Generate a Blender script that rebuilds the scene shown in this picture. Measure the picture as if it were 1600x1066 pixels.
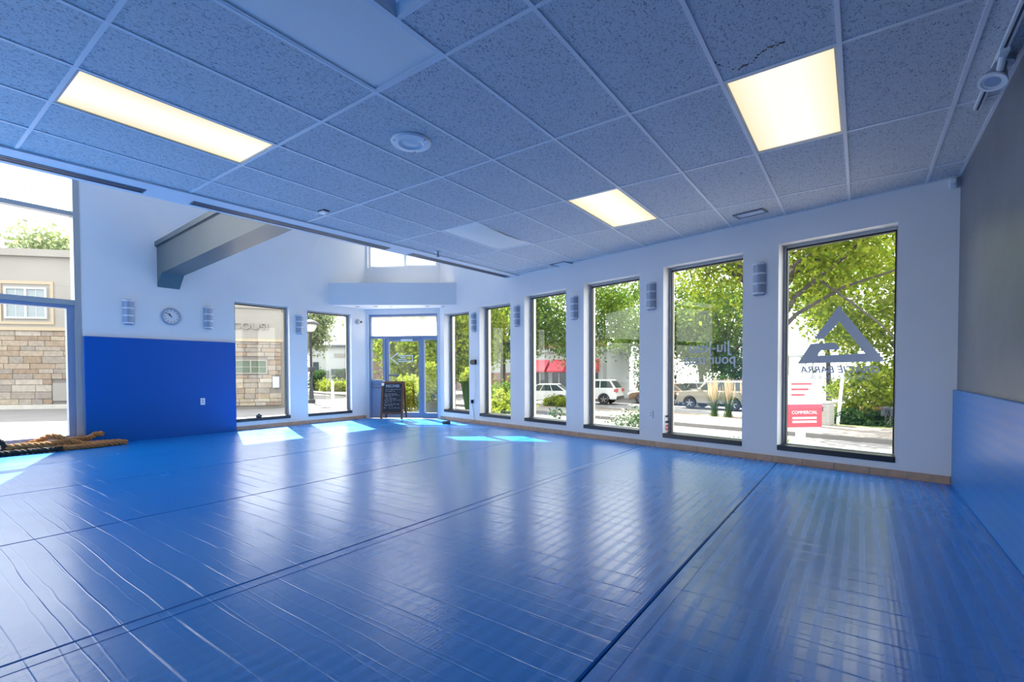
import bpy, math, random
import numpy as np
from mathutils import Matrix, Vector, noise

for o in list(bpy.data.objects):
    bpy.data.objects.remove(o)
scn = bpy.context.scene
COL = scn.collection
R = random.Random(7)

# ------------------------------------------------------------------ camera
CAM_H = 1.08
F_PX, YAW, PITCH, ROLL, PPY = 748.5, -0.629, -0.0228, -0.0032, 598.2
cy, sy = math.cos(YAW), math.sin(YAW)
fw = Vector((sy, cy, 0)); rt = Vector((cy, -sy, 0)); up = Vector((0, 0, 1))
cp, sp = math.cos(PITCH), math.sin(PITCH)
f2 = cp * fw + sp * up; u2 = -sp * fw + cp * up
cr, sr = math.cos(ROLL), math.sin(ROLL)
r3 = cr * rt + sr * u2; u3 = -sr * rt + cr * u2
cam = bpy.data.cameras.new('camera')
camo = bpy.data.objects.new('camera', cam); COL.objects.link(camo)
cam.sensor_width = 36.0; cam.lens = F_PX / 1600 * 36
cam.shift_y = (PPY - 533) / 1600
cam.clip_end = 500; cam.clip_start = 0.05
camo.matrix_world = Matrix(((r3.x, u3.x, -f2.x, 0), (r3.y, u3.y, -f2.y, 0), (r3.z, u3.z, -f2.z, CAM_H), (0, 0, 0, 1)))
scn.camera = camo

# ------------------------------------------------------------------ world, sun, exposure
w = bpy.data.worlds.new('sky'); scn.world = w; w.use_nodes = True
bg = w.node_tree.nodes['Background']
bg.inputs[0].default_value = (0.97, 0.98, 1.0, 1); bg.inputs[1].default_value = 3.6
sun = bpy.data.lights.new('sun', 'SUN'); suno = bpy.data.objects.new('sun', sun); COL.objects.link(suno)
sun.energy = 22.0; sun.angle = math.radians(0.6); sun.color = (1.0, 0.95, 0.86)
SUN_EL = math.radians(45.5)
sd = Vector((0.93 * math.cos(SUN_EL), -0.37 * math.cos(SUN_EL), -math.sin(SUN_EL)))
suno.rotation_euler = sd.to_track_quat('-Z', 'Y').to_euler(); suno.location = (-30, 15, 30)
vs = scn.view_settings
vs.view_transform = 'Standard'; vs.look = 'None'; vs.gamma = 1.0; vs.exposure = 0.34; vs.use_curve_mapping = False
scn.cycles.diffuse_bounces = 6
scn.cycles.transparent_max_bounces = 24

# ------------------------------------------------------------------ helpers
def lin(r, g, b):
    f = lambda c: (c / 255 / 12.92) if c / 255 <= 0.04045 else ((c / 255 + 0.055) / 1.055) ** 2.4
    return (f(r), f(g), f(b), 1)

MATS = {}
def mat(name, col, rough=0.6, metal=0.0, bump=None, var=None, spec=0.5, emit=None, objvar=None):
    """procedural principled material; bump=(scale,strength,detail) var=(scale, amount)"""
    m = bpy.data.materials.new(name); m.use_nodes = True
    nt = m.node_tree; N = nt.nodes; L = nt.links; b = N['Principled BSDF']
    b.inputs['Base Color'].default_value = col if len(col) == 4 else (*col, 1)
    b.inputs['Roughness'].default_value = rough; b.inputs['Metallic'].default_value = metal
    b.inputs['Specular IOR Level'].default_value = spec
    geo = N.new('ShaderNodeNewGeometry')
    colsock = None
    if var:
        n = N.new('ShaderNodeTexNoise'); n.inputs['Scale'].default_value = var[0]; n.inputs['Detail'].default_value = 4
        L.new(geo.outputs['Position'], n.inputs['Vector'])
        r = N.new('ShaderNodeMapRange'); r.inputs[1].default_value = 0.3; r.inputs[2].default_value = 0.7
        r.inputs[3].default_value = 1 - var[1]; r.inputs[4].default_value = 1 + var[1]
        L.new(n.outputs['Fac'], r.inputs[0])
        mx = N.new('ShaderNodeVectorMath'); mx.operation = 'MULTIPLY'; mx.inputs[0].default_value = tuple(b.inputs['Base Color'].default_value)[:3]
        L.new(r.outputs[0], mx.inputs[1]); colsock = mx.outputs[0]
    if objvar:
        oi = N.new('ShaderNodeObjectInfo'); rp = N.new('ShaderNodeValToRGB'); cr_ = rp.color_ramp
        cr_.interpolation = 'CONSTANT'
        while len(cr_.elements) < len(objvar): cr_.elements.new(0.5)
        for i, c in enumerate(objvar):
            cr_.elements[i].position = i / len(objvar); cr_.elements[i].color = c
        L.new(oi.outputs['Random'], rp.inputs[0])
        if colsock is not None:
            mm = N.new('ShaderNodeVectorMath'); mm.operation = 'MULTIPLY'
            L.new(rp.outputs[0], mm.inputs[0]); L.new(r.outputs[0], mm.inputs[1]); colsock = mm.outputs[0]
        else: colsock = rp.outputs[0]
    if colsock is not None: L.new(colsock, b.inputs['Base Color'])
    if bump:
        n = N.new('ShaderNodeTexNoise'); n.inputs['Scale'].default_value = bump[0]; n.inputs['Detail'].default_value = bump[2] if len(bump) > 2 else 3
        L.new(geo.outputs['Position'], n.inputs['Vector'])
        bm = N.new('ShaderNodeBump'); bm.inputs['Strength'].default_value = bump[1]; bm.inputs['Distance'].default_value = 0.01
        L.new(n.outputs['Fac'], bm.inputs['Height']); L.new(bm.outputs[0], b.inputs['Normal'])
    if emit:
        b.inputs['Emission Color'].default_value = (*emit[0], 1); b.inputs['Emission Strength'].default_value = emit[1]
    MATS[name] = m
    return m

class MB:
    def __init__(s): s.v = []; s.f = []; s.M = None
    def add(s, vs_, fs):
        o = len(s.v)
        if s.M is not None: vs_ = [tuple(s.M @ Vector(p)) for p in vs_]
        s.v += [tuple(p) for p in vs_]; s.f += [tuple(i + o for i in f) for f in fs]; return s
    def box(s, x0, x1, y0, y1, z0, z1):
        return s.add([(x0,y0,z0),(x1,y0,z0),(x1,y1,z0),(x0,y1,z0),(x0,y0,z1),(x1,y0,z1),(x1,y1,z1),(x0,y1,z1)],
                     [(0,3,2,1),(4,5,6,7),(0,1,5,4),(1,2,6,5),(2,3,7,6),(3,0,4,7)])
    def cbox(s, x0, x1, y0, y1, z0, z1, c):
        """box with chamfered vertical and horizontal edges"""
        def ring(z, i): return [(x0+i+c,y0+i,z),(x1-i-c,y0+i,z),(x1-i,y0+i+c,z),(x1-i,y1-i-c,z),(x1-i-c,y1-i,z),(x0+i+c,y1-i,z),(x0+i,y1-i-c,z),(x0+i,y0+i+c,z)]
        rs = [ring(z0, c*.7), ring(z0+c, 0), ring(z1-c, 0), ring(z1, c*.7)]
        vv = [p for r in rs for p in r]; ff = [tuple(reversed(range(8))), tuple(range(24, 32))]
        for k in range(3):
            for i in range(8): ff.append((k*8+i, k*8+(i+1)%8, k*8+8+(i+1)%8, k*8+8+i))
        return s.add(vv, ff)
    def prism(s, poly, z0, z1, ax='z'):
        """extrude a 2d polygon; ax: z -> (x,y), y -> (x,z), x -> (y,z)"""
        n = len(poly)
        if ax == 'z': P = lambda p, h: (p[0], p[1], h)
        elif ax == 'y': P = lambda p, h: (p[0], h, p[1])
        else: P = lambda p, h: (h, p[0], p[1])
        vv = [P(p, z0) for p in poly] + [P(p, z1) for p in poly]
        ff = [tuple(reversed(range(n))), tuple(range(n, 2*n))] + [(i, (i+1) % n, n + (i+1) % n, n + i) for i in range(n)]
        return s.add(vv, ff)
    def tube(s, path, r, n=6, cap=True):
        path = [Vector(p) for p in path]; rr = r if isinstance(r, (list, tuple)) else [r] * len(path)
        vv = []; ff = []; prev = None
        for i, p in enumerate(path):
            t = (path[min(i+1, len(path)-1)] - path[max(i-1, 0)]).normalized()
            if prev is None: a = t.orthogonal().normalized()
            else:
                a = prev - t * prev.dot(t)
                a = a.normalized() if a.length > 1e-6 else t.orthogonal().normalized()
            prev = a; b = t.cross(a)
            for k in range(n):
                q = 2*math.pi*k/n; vv.append(tuple(p + (a*math.cos(q) + b*math.sin(q)) * rr[i]))
        for i in range(len(path)-1):
            for k in range(n): ff.append((i*n+k, i*n+(k+1)%n, (i+1)*n+(k+1)%n, (i+1)*n+k))
        if cap: ff += [tuple(reversed(range(n))), tuple(range((len(path)-1)*n, len(path)*n))]
        return s.add(vv, ff)
    def lathe(s, prof, n=20, ax='z', c=(0,0,0), a0=0, a1=2*math.pi, caps=True):
        """profile [(r,h)] about an axis through c"""
        full = abs(a1-a0-2*math.pi) < 1e-6; m = n if full else n+1
        vv = []; ff = []
        for r, h in prof:
            for k in range(m):
                q = a0 + (a1-a0)*k/n; x, y = r*math.cos(q), r*math.sin(q)
                p = (x,y,h) if ax == 'z' else ((x,h,y) if ax == 'y' else (h,x,y))
                vv.append((p[0]+c[0], p[1]+c[1], p[2]+c[2]))
        for i in range(len(prof)-1):
            for k in range(n):
                k2 = (k+1) % m if full else k+1
                ff.append((i*m+k, i*m+k2, (i+1)*m+k2, (i+1)*m+k))
        caps = caps and tuple(prof[0]) != tuple(prof[-1])
        if caps and prof[0][0] > 1e-4: ff.append(tuple(reversed(range(m))))
        if caps and prof[-1][0] > 1e-4: ff.append(tuple(range((len(prof)-1)*m, len(prof)*m)))
        return s.add(vv, ff)
    def build(s, name, m, parent=None, smooth=False):
        me = bpy.data.meshes.new(name); me.from_pydata(s.v, [], s.f); me.validate()
        import bmesh
        bm = bmesh.new(); bm.from_mesh(me); bmesh.ops.recalc_face_normals(bm, faces=bm.faces); bm.to_mesh(me); bm.free()
        me.materials.append(MATS[m] if isinstance(m, str) else m)
        if smooth:
            me.polygons.foreach_set('use_smooth', [True]*len(me.polygons))
            try: me.set_sharp_from_angle(angle=math.radians(40))
            except Exception: pass
        o = bpy.data.objects.new(name, me); COL.objects.link(o); o.parent = parent
        return o

def tag(o, label, cat, group=None, kind=None):
    o['label'] = label; o['category'] = cat
    if group: o['group'] = group
    if kind: o['kind'] = kind
    return o
def empty(name, label, cat, M=None, group=None, kind=None):
    o = bpy.data.objects.new(name, None); COL.objects.link(o); o.empty_display_size = 0.1
    if M is not None: o.matrix_world = M
    return tag(o, label, cat, group, kind)
def T(x, y, z, rz=0): return Matrix.Translation((x, y, z)) @ Matrix.Rotation(rz, 4, 'Z')
def share(o, name, parent, loc=(0,0,0), rz=0):
    c = o.copy(); c.name = name; COL.objects.link(c); c.parent = parent; c.location = loc; c.rotation_euler = (0, 0, rz); return c
def copy_tree(o, M, label=None):
    c = o.copy(); COL.objects.link(c); c.parent = None; c.matrix_world = M
    if label: c['label'] = label
    for ch in o.children:
        d = ch.copy(); COL.objects.link(d); d.parent = c
        for g in ch.children:
            e = g.copy(); COL.objects.link(e); e.parent = d
    return c
def frame(origin, xdir):
    x = Vector((xdir[0], xdir[1], 0)).normalized(); y = Vector((-x.y, x.x, 0))
    return Matrix(((x.x, y.x, 0, origin[0]), (x.y, y.y, 0, origin[1]), (0, 0, 1, 0), (0, 0, 0, 1)))
def text_mesh(txt, size, name, m, parent, M, extrude=0.002, align='CENTER', mirror=False, shear=0.0, bold=0.0, xs=1.0):
    """lettering in the local XZ plane of M"""
    cu = bpy.data.curves.new(name, 'FONT'); cu.body = txt; cu.size = size; cu.align_x = align; cu.extrude = extrude; cu.shear = shear; cu.offset = bold
    cu.resolution_u = 3
    to = bpy.data.objects.new('tmp', cu); COL.objects.link(to)
    dg = bpy.context.evaluated_depsgraph_get(); dg.update()
    me = bpy.data.meshes.new_from_object(to.evaluated_get(dg))
    bpy.data.objects.remove(to)
    S = Matrix.Diagonal((-xs if mirror else xs, 1, 1, 1))
    me.transform(M @ Matrix.Rotation(math.pi/2, 4, 'X') @ S); me.name = name
    if mirror: me.flip_normals()
    me.materials.clear(); me.materials.append(MATS[m])
    o = bpy.data.objects.new(name, me); COL.objects.link(o); o.parent = parent
    return o

# ------------------------------------------------------------------ materials
mat('wall_paint', (0.79, 0.785, 0.785), 0.55, bump=(60, 0.04), var=(1.5, 0.02))
mat('white_paint', (0.80, 0.84, 0.92), 0.5)
mat('grid_white', (0.76, 0.78, 0.81), 0.45)
mat('drywall', (0.72, 0.73, 0.76), 0.6)
mat('grey_wall', (0.155, 0.165, 0.185), 0.38, bump=(25, 0.15, 6), var=(3.0, 0.10))
mat('black_sill', (0.008, 0.011, 0.02), 0.35)
mat('gasket', (0.01, 0.012, 0.016), 0.5)
mat('alu', (0.40, 0.42, 0.43), 0.4, metal=0.3)
mat('alu_blue', (0.24, 0.30, 0.43), 0.45, metal=0.15)
mat('alu_dark', (0.17, 0.19, 0.22), 0.4, metal=0.2)
mat('beam_grey', (0.115, 0.13, 0.13), 0.42, var=(2, 0.05))
mat('beam_dark', (0.05, 0.06, 0.08), 0.5)
mat('tan_tile', (0.50, 0.33, 0.22), 0.4, var=(14, 0.14))
mat('grout', (0.5, 0.46, 0.42), 0.8)
mat('sconce', (0.34, 0.40, 0.50), 0.35, metal=0.25)
mat('sconce_band', (0.72, 0.76, 0.82), 0.35)
mat('plastic_white', (0.82, 0.84, 0.86), 0.35)
mat('plastic_black', (0.012, 0.012, 0.014), 0.4)
mat('steel', (0.45, 0.46, 0.48), 0.3, metal=0.9)
mat('slot_dark', (0.02, 0.03, 0.06), 0.6)
mat('panel_off', (0.84, 0.83, 0.80), 0.4, bump=(220, 0.12))
mat('wood_frame', (0.13, 0.045, 0.02), 0.45, var=(20, 0.25))
mat('chalkboard', (0.008, 0.010, 0.020), 0.6, var=(9, 0.3))
mat('chalk', (0.62, 0.70, 0.78), 0.9)
mat('rope_tan', (0.42, 0.20, 0.07), 0.9, var=(60, 0.3), bump=(300, 0.6))
mat('rope_black', (0.02, 0.016, 0.014), 0.8, bump=(300, 0.5))
mat('decal_grey', (0.56, 0.58, 0.62), 0.6)
mat('decal_white', (0.85, 0.88, 0.86), 0.6)
mat('clock_face', (0.80, 0.80, 0.80), 0.4)
mat('sticker_red', (0.5, 0.03, 0.03), 0.5)
mat('concrete', (0.40, 0.38, 0.35), 0.9, var=(3, 0.08), bump=(30, 0.2))
mat('pale_slab', (0.225, 0.195, 0.175), 0.9, var=(2, 0.06))
mat('asphalt', (0.21, 0.205, 0.21), 0.95, var=(1.2, 0.1), bump=(60, 0.3))
mat('road', (0.165, 0.155, 0.155), 0.95, var=(0.8, 0.08))
mat('kerb', (0.15, 0.14, 0.13), 0.9)
mat('soil', (0.16, 0.12, 0.08), 1.0, var=(4, 0.25))
mat('grass', (0.20, 0.24, 0.07), 1.0, var=(3, 0.3))
mat('stucco', (0.25, 0.235, 0.215), 0.9, bump=(40, 0.2), var=(0.6, 0.05))
mat('stucco_trim', (0.34, 0.28, 0.20), 0.8)
mat('mortar', (0.17, 0.155, 0.14), 1.0)
SC = [lin(140,127,113), lin(132,117,102), lin(150,142,132), lin(126,118,111), lin(139,130,120), lin(126,109,94), lin(145,134,117), lin(134,124,114)]
mat('stone', (0.4, 0.35, 0.3), 0.9, var=(5, 0.16), bump=(10, 0.5), objvar=SC)
mat('brick_red', (0.22, 0.11, 0.08), 0.9, var=(3, 0.2))
mat('brick_brown', (0.20, 0.14, 0.11), 0.9, var=(2, 0.15))
mat('bldg_white', (0.40, 0.42, 0.43), 0.8)
mat('awning', (0.55, 0.07, 0.10), 0.7)
mat('window_dark', (0.05, 0.07, 0.08), 0.12)
mat('window_green', (0.06, 0.09, 0.05), 0.15)
mat('curtain', (0.24, 0.28, 0.30), 0.8)
mat('car_white', (0.62, 0.63, 0.64), 0.25)
mat('car_tan', (0.30, 0.27, 0.22), 0.28, metal=0.35)
mat('car_brown', (0.20, 0.12, 0.07), 0.28, metal=0.3)
mat('car_glass', (0.03, 0.045, 0.05), 0.08)
mat('car_trim', (0.03, 0.03, 0.032), 0.5)
mat('tyre', (0.018, 0.018, 0.02), 0.8)
mat('rim', (0.42, 0.43, 0.45), 0.3, metal=0.7)
mat('lamp_red', (0.45, 0.02, 0.03), 0.25)
mat('lamp_clear', (0.7, 0.68, 0.6), 0.15)
mat('bark', (0.065, 0.055, 0.05), 0.95, var=(6, 0.25), bump=(18, 0.8))
mat('grass_plume', (0.62, 0.50, 0.34), 0.9, var=(4, 0.15))
mat('terracotta', (0.45, 0.17, 0.08), 0.8)
mat('pot_green', (0.06, 0.07, 0.05), 0.6)
mat('sign_white', (0.66, 0.68, 0.72), 0.5)
mat('sign_red', (0.50, 0.04, 0.06), 0.5)
mat('globe', (0.75, 0.75, 0.72), 0.3)
mat('bike_bag', (0.03, 0.04, 0.06), 0.7)
mat('bin_grey', (0.33, 0.31, 0.28), 0.9, bump=(60, 0.6), var=(12, 0.1))

def leafmat(name, c1, c2, trans=0.45):
    m = bpy.data.materials.new(name); m.use_nodes = True; nt = m.node_tree; N = nt.nodes; L = nt.links
    N.remove(N['Principled BSDF']); out = N['Material Output']
    geo = N.new('ShaderNodeNewGeometry'); rp = N.new('ShaderNodeValToRGB')
    rp.color_ramp.elements[0].color = (*c1, 1); rp.color_ramp.elements[1].color = (*c2, 1)
    L.new(geo.outputs['Random Per Island'], rp.inputs[0])
    d = N.new('ShaderNodeBsdfDiffuse'); t = N.new('ShaderNodeBsdfTranslucent'); mx = N.new('ShaderNodeMixShader'); mx.inputs[0].default_value = trans
    L.new(rp.outputs[0], d.inputs[0]); L.new(rp.outputs[0], t.inputs[0]); L.new(d.outputs[0], mx.inputs[1]); L.new(t.outputs[0], mx.inputs[2]); L.new(mx.outputs[0], out.inputs[0])
    MATS[name] = m
leafmat('leaf_lime', (0.09, 0.15, 0.012), (0.24, 0.27, 0.03))
leafmat('leaf_mid', (0.05, 0.11, 0.015), (0.15, 0.21, 0.035))
leafmat('leaf_dark', (0.02, 0.055, 0.015), (0.07, 0.13, 0.03))
leafmat('leaf_pale', (0.15, 0.19, 0.09), (0.25, 0.29, 0.14))
leafmat('leaf_hedge', (0.15, 0.22, 0.02), (0.33, 0.36, 0.05))
leafmat('leaf_white', (0.35, 0.38, 0.32), (0.7, 0.7, 0.66), 0.2)

def glassmat(name, tint, base=0.05):
    m = bpy.data.materials.new(name); m.use_nodes = True; nt = m.node_tree; N = nt.nodes; L = nt.links
    N.remove(N['Principled BSDF']); out = N['Material Output']
    tr = N.new('ShaderNodeBsdfTransparent'); tr.inputs[0].default_value = (*tint, 1)
    gl = N.new('ShaderNodeBsdfGlossy'); gl.inputs['Roughness'].default_value = 0.0; gl.inputs[0].default_value = (1, 1, 1, 1)
    lw = N.new('ShaderNodeLayerWeight'); lw.inputs[0].default_value = 0.5      # Schlick reflectance, same from both sides of a thin pane
    p5 = N.new('ShaderNodeMath'); p5.operation = 'POWER'; p5.inputs[1].default_value = 5; L.new(lw.outputs['Facing'], p5.inputs[0])
    fr = N.new('ShaderNodeMath'); fr.operation = 'MULTIPLY_ADD'; fr.inputs[1].default_value = 0.8; fr.inputs[2].default_value = 0.022; L.new(p5.outputs[0], fr.inputs[0])
    mx = N.new('ShaderNodeMixShader'); L.new(fr.outputs[0], mx.inputs[0]); L.new(tr.outputs[0], mx.inputs[1]); L.new(gl.outputs[0], mx.inputs[2]); L.new(mx.outputs[0], out.inputs[0])
    MATS[name] = m
glassmat('glass', (0.96, 0.98, 0.97))
def hazeglass():
    m = bpy.data.materials.new('glass_hazy'); m.use_nodes = True; nt = m.node_tree; N = nt.nodes; L = nt.links
    N.remove(N['Principled BSDF']); out = N['Material Output']
    tr = N.new('ShaderNodeBsdfTransparent'); df = N.new('ShaderNodeBsdfTranslucent'); df.inputs[0].default_value = (0.9, 0.9, 0.9, 1)
    no = N.new('ShaderNodeTexNoise'); no.inputs['Scale'].default_value = 3
    geo = N.new('ShaderNodeNewGeometry'); L.new(geo.outputs['Position'], no.inputs['Vector'])
    mr = N.new('ShaderNodeMapRange'); mr.inputs[1].default_value = 0.35; mr.inputs[2].default_value = 0.65; mr.inputs[3].default_value = 0.35; mr.inputs[4].default_value = 0.75
    L.new(no.outputs[0], mr.inputs[0])
    mx = N.new('ShaderNodeMixShader'); L.new(mr.outputs[0], mx.inputs[0]); L.new(tr.outputs[0], mx.inputs[1]); L.new(df.outputs[0], mx.inputs[2]); L.new(mx.outputs[0], out.inputs[0])
    MATS['glass_hazy'] = m
hazeglass()

def tilemat():
    """fissured mineral-fibre ceiling tile"""
    m = mat('ceiling_tile', (0.50, 0.56, 0.72), 0.9); nt = m.node_tree; N = nt.nodes; L = nt.links; b = N['Principled BSDF']
    geo = N.new('ShaderNodeNewGeometry'); mp = N.new('ShaderNodeMapping'); mp.inputs['Scale'].default_value = (88, 48, 48)
    L.new(geo.outputs['Position'], mp.inputs[0])
    n1 = N.new('ShaderNodeTexNoise'); n1.inputs['Scale'].default_value = 1.0; n1.inputs['Detail'].default_value = 2; n1.inputs['Distortion'].default_value = 1.5
    L.new(mp.outputs[0], n1.inputs['Vector'])
    r = N.new('ShaderNodeMapRange'); r.inputs[1].default_value = 0.37; r.inputs[2].default_value = 0.43; r.inputs[3].default_value = 0.0; r.inputs[4].default_value = 1.0
    L.new(n1.outputs['Fac'], r.inputs[0])
    mx = N.new('ShaderNodeMix'); mx.data_type = 'RGBA'
    mx.inputs[6].default_value = (0.28, 0.30, 0.36, 1); mx.inputs[7].default_value = (0.64, 0.66, 0.68, 1)
    L.new(r.outputs[0], mx.inputs[0]); L.new(mx.outputs[2], b.inputs['Base Color'])
    bm = N.new('ShaderNodeBump'); bm.inputs['Strength'].default_value = 0.5; bm.inputs['Distance'].default_value = 0.004
    L.new(r.outputs[0], bm.inputs['Height']); L.new(bm.outputs[0], b.inputs['Normal'])
tilemat()

def matmat(name, axis_u, axis_v, base, wr=1.0, st=1.0):
    """blue vinyl mat: woven stripes, fine ribs and irregular cross creases"""
    m = mat(name, base, 0.3); nt = m.node_tree; N = nt.nodes; L = nt.links; b = N['Principled BSDF']
    geo = N.new('ShaderNodeNewGeometry'); sx = N.new('ShaderNodeSeparateXYZ'); L.new(geo.outputs['Position'], sx.inputs[0])
    def M_(op, a, bb=None, c=None):
        n = N.new('ShaderNodeMath'); n.operation = op
        for i, q in enumerate((a, bb, c)):
            if q is None: continue
            if isinstance(q, (int, float)): n.inputs[i].default_value = q
            else: L.new(q, n.inputs[i])
        return n.outputs[0]
    U = sx.outputs[axis_u]; V = sx.outputs[axis_v]
    su = M_('SINE', M_('MULTIPLY', U, 2*math.pi/0.078)); sv = M_('SINE', M_('MULTIPLY', V, 2*math.pi/0.078))
    su2 = N.new('ShaderNodeMapRange'); su2.inputs[1].default_value = -0.6; su2.inputs[2].default_value = 0.6; L.new(su, su2.inputs[0])
    sv2 = N.new('ShaderNodeMapRange'); sv2.inputs[1].default_value = -0.35; sv2.inputs[2].default_value = 0.35; L.new(sv, sv2.inputs[0])
    refl_fade = N.new('ShaderNodeMapRange'); refl_fade.inputs[1].default_value = -2.8; refl_fade.inputs[2].default_value = -0.7; refl_fade.inputs[3].default_value = 0.12; refl_fade.inputs[4].default_value = 1.0; L.new(sx.outputs[0], refl_fade.inputs[0])  # stripes grow stronger with X, painted in where reflections bring them out
    chk = M_('ADD', 0.5, M_('MULTIPLY', refl_fade.outputs[0], M_('SUBTRACT', M_('MULTIPLY', su2.outputs[0], 1.0), 0.5)))
    ns = N.new('ShaderNodeTexNoise'); ns.inputs['Scale'].default_value = 0.9; ns.inputs['Detail'].default_value = 5; L.new(geo.outputs['Position'], ns.inputs['Vector'])
    ro = M_('ADD', M_('ADD', 0.145 + 0.2*(1-st), M_('MULTIPLY', chk, 0.07*st)), M_('MULTIPLY', ns.outputs['Fac'], 0.14))
    L.new(ro, b.inputs['Roughness'])
    hs = N.new('ShaderNodeMapRange'); hs.inputs[3].default_value = 1 - .05*st; hs.inputs[4].default_value = 1 + .06*st; L.new(chk, hs.inputs[0])
    vm = N.new('ShaderNodeVectorMath'); vm.operation = 'MULTIPLY'; vm.inputs[0].default_value = base[:3]; L.new(hs.outputs[0], vm.inputs[1])
    L.new(vm.outputs[0], b.inputs['Base Color'])
    # creases across the strip
    n2 = N.new('ShaderNodeTexNoise'); n2.inputs['Scale'].default_value = 0.7; n2.inputs['Detail'].default_value = 2; L.new(geo.outputs['Position'], n2.inputs['Vector'])
    ph = M_('FRACT', M_('ADD', M_('MULTIPLY', V, 6.4), M_('MULTIPLY', n2.outputs['Fac'], 0.5)))
    cre = M_('SUBTRACT', 1.0, M_('MINIMUM', M_('MULTIPLY', M_('ABSOLUTE', M_('SUBTRACT', ph, 0.5)), 34.0), 1.0))
    n3 = N.new('ShaderNodeTexNoise'); n3.inputs['Scale'].default_value = 1.6; n3.inputs['Detail'].default_value = 3
    ad = N.new('ShaderNodeVectorMath'); ad.operation = 'ADD'; ad.inputs[1].default_value = (13, 7, 3); L.new(geo.outputs['Position'], ad.inputs[0]); L.new(ad.outputs[0], n3.inputs['Vector'])
    msk = N.new('ShaderNodeMapRange'); msk.inputs[1].default_value = 0.32; msk.inputs[2].default_value = 0.60; L.new(n3.outputs['Fac'], msk.inputs[0])
    cre = M_('MULTIPLY', cre, msk.outputs[0])
    ph2 = M_('FRACT', M_('ADD', M_('MULTIPLY', V, 9.3), M_('MULTIPLY', n3.outputs['Fac'], 0.7)))
    cre2 = M_('SUBTRACT', 1.0, M_('MINIMUM', M_('MULTIPLY', M_('ABSOLUTE', M_('SUBTRACT', ph2, 0.5)), 18.0), 1.0))
    cre = M_('ADD', cre, M_('MULTIPLY', M_('MULTIPLY', cre2, n2.outputs['Fac']), 0.45))
    rib = M_('SINE', M_('MULTIPLY', U, 2*math.pi/0.021))
    n4 = N.new('ShaderNodeTexNoise'); n4.inputs['Scale'].default_value = 2.2; n4.inputs['Detail'].default_value = 4; L.new(geo.outputs['Position'], n4.inputs['Vector'])
    hgt = M_('ADD', M_('ADD', M_('MULTIPLY', cre, 0.18 * wr), M_('MULTIPLY', rib, 0.008*st)), M_('MULTIPLY', n4.outputs['Fac'], 0.5*max(wr, .3)))
    bm = N.new('ShaderNodeBump'); bm.inputs['Strength'].default_value = 0.55; bm.inputs['Distance'].default_value = 0.012
    L.new(hgt, bm.inputs['Height']); L.new(bm.outputs[0], b.inputs['Normal'])
    b.inputs['Specular IOR Level'].default_value = 0.68 * st
matmat('mat_blue', 0, 1, (0.004, 0.195, 0.60, 1))
matmat('wallmat_left', 1, 2, (0.002, 0.10, 0.42, 1), 0.05, .3)
matmat('wallmat_right', 2, 1, (0.02, 0.20, 0.58, 1), 0.05, .5)
mat('seam_blue', (0.005, 0.09, 0.42), 0.3)

def lampmat():
    """prismatic diffuser lit by two tubes behind it (object x across the tubes)"""
    m = bpy.data.materials.new('panel_lit'); m.use_nodes = True; nt = m.node_tree; N = nt.nodes; L = nt.links; b = N['Principled BSDF']
    tc = N.new('ShaderNodeTexCoord'); sx = N.new('ShaderNodeSeparateXYZ'); L.new(tc.outputs['Object'], sx.inputs[0])
    a = N.new('ShaderNodeMath'); a.operation = 'ABSOLUTE'; L.new(sx.outputs[0], a.inputs[0])
    r = N.new('ShaderNodeMapRange'); r.inputs[1].default_value = 0.10; r.inputs[2].default_value = 0.29; L.new(a.outputs[0], r.inputs[0])
    rp = N.new('ShaderNodeValToRGB'); rp.color_ramp.elements[0].color = (1.0, 0.94, 0.82, 1); rp.color_ramp.elements[1].color = (0.90, 0.76, 0.46, 1)
    L.new(r.outputs[0], rp.inputs[0]); L.new(rp.outputs[0], b.inputs['Emission Color']); b.inputs['Emission Strength'].default_value = 0.86
    b.inputs['Base Color'].default_value = (0.05, 0.05, 0.05, 1); b.inputs['Roughness'].default_value = 0.4
    MATS['panel_lit'] = m
lampmat()

# ------------------------------------------------------------------ room geometry
H = 2.888                       # dropped ceiling
ZT = 5.25                       # roof over the tall part
M0 = Vector((0.735, 6.105)); TD = Vector((-0.97775, 0.2098)).normalized()
def MP(s): return (M0.x + TD.x * s, M0.y + TD.y * s)
LM = 8.75
A_ = Vector((-9.40, 7.10)); B_ = Vector(MP(LM))
XL, XR, YB = -9.40, 0.735, -4.0
FM = frame(M0, TD)                                   # main window wall
FL = frame((XL, 7.10), (0, -1))                      # left wall, s = 7.10 - Y
FF = frame(B_, (A_ - B_))                            # door facet
LF = (A_ - B_).length
FR = frame((XR, YB), (0, 1))                         # right wall

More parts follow.
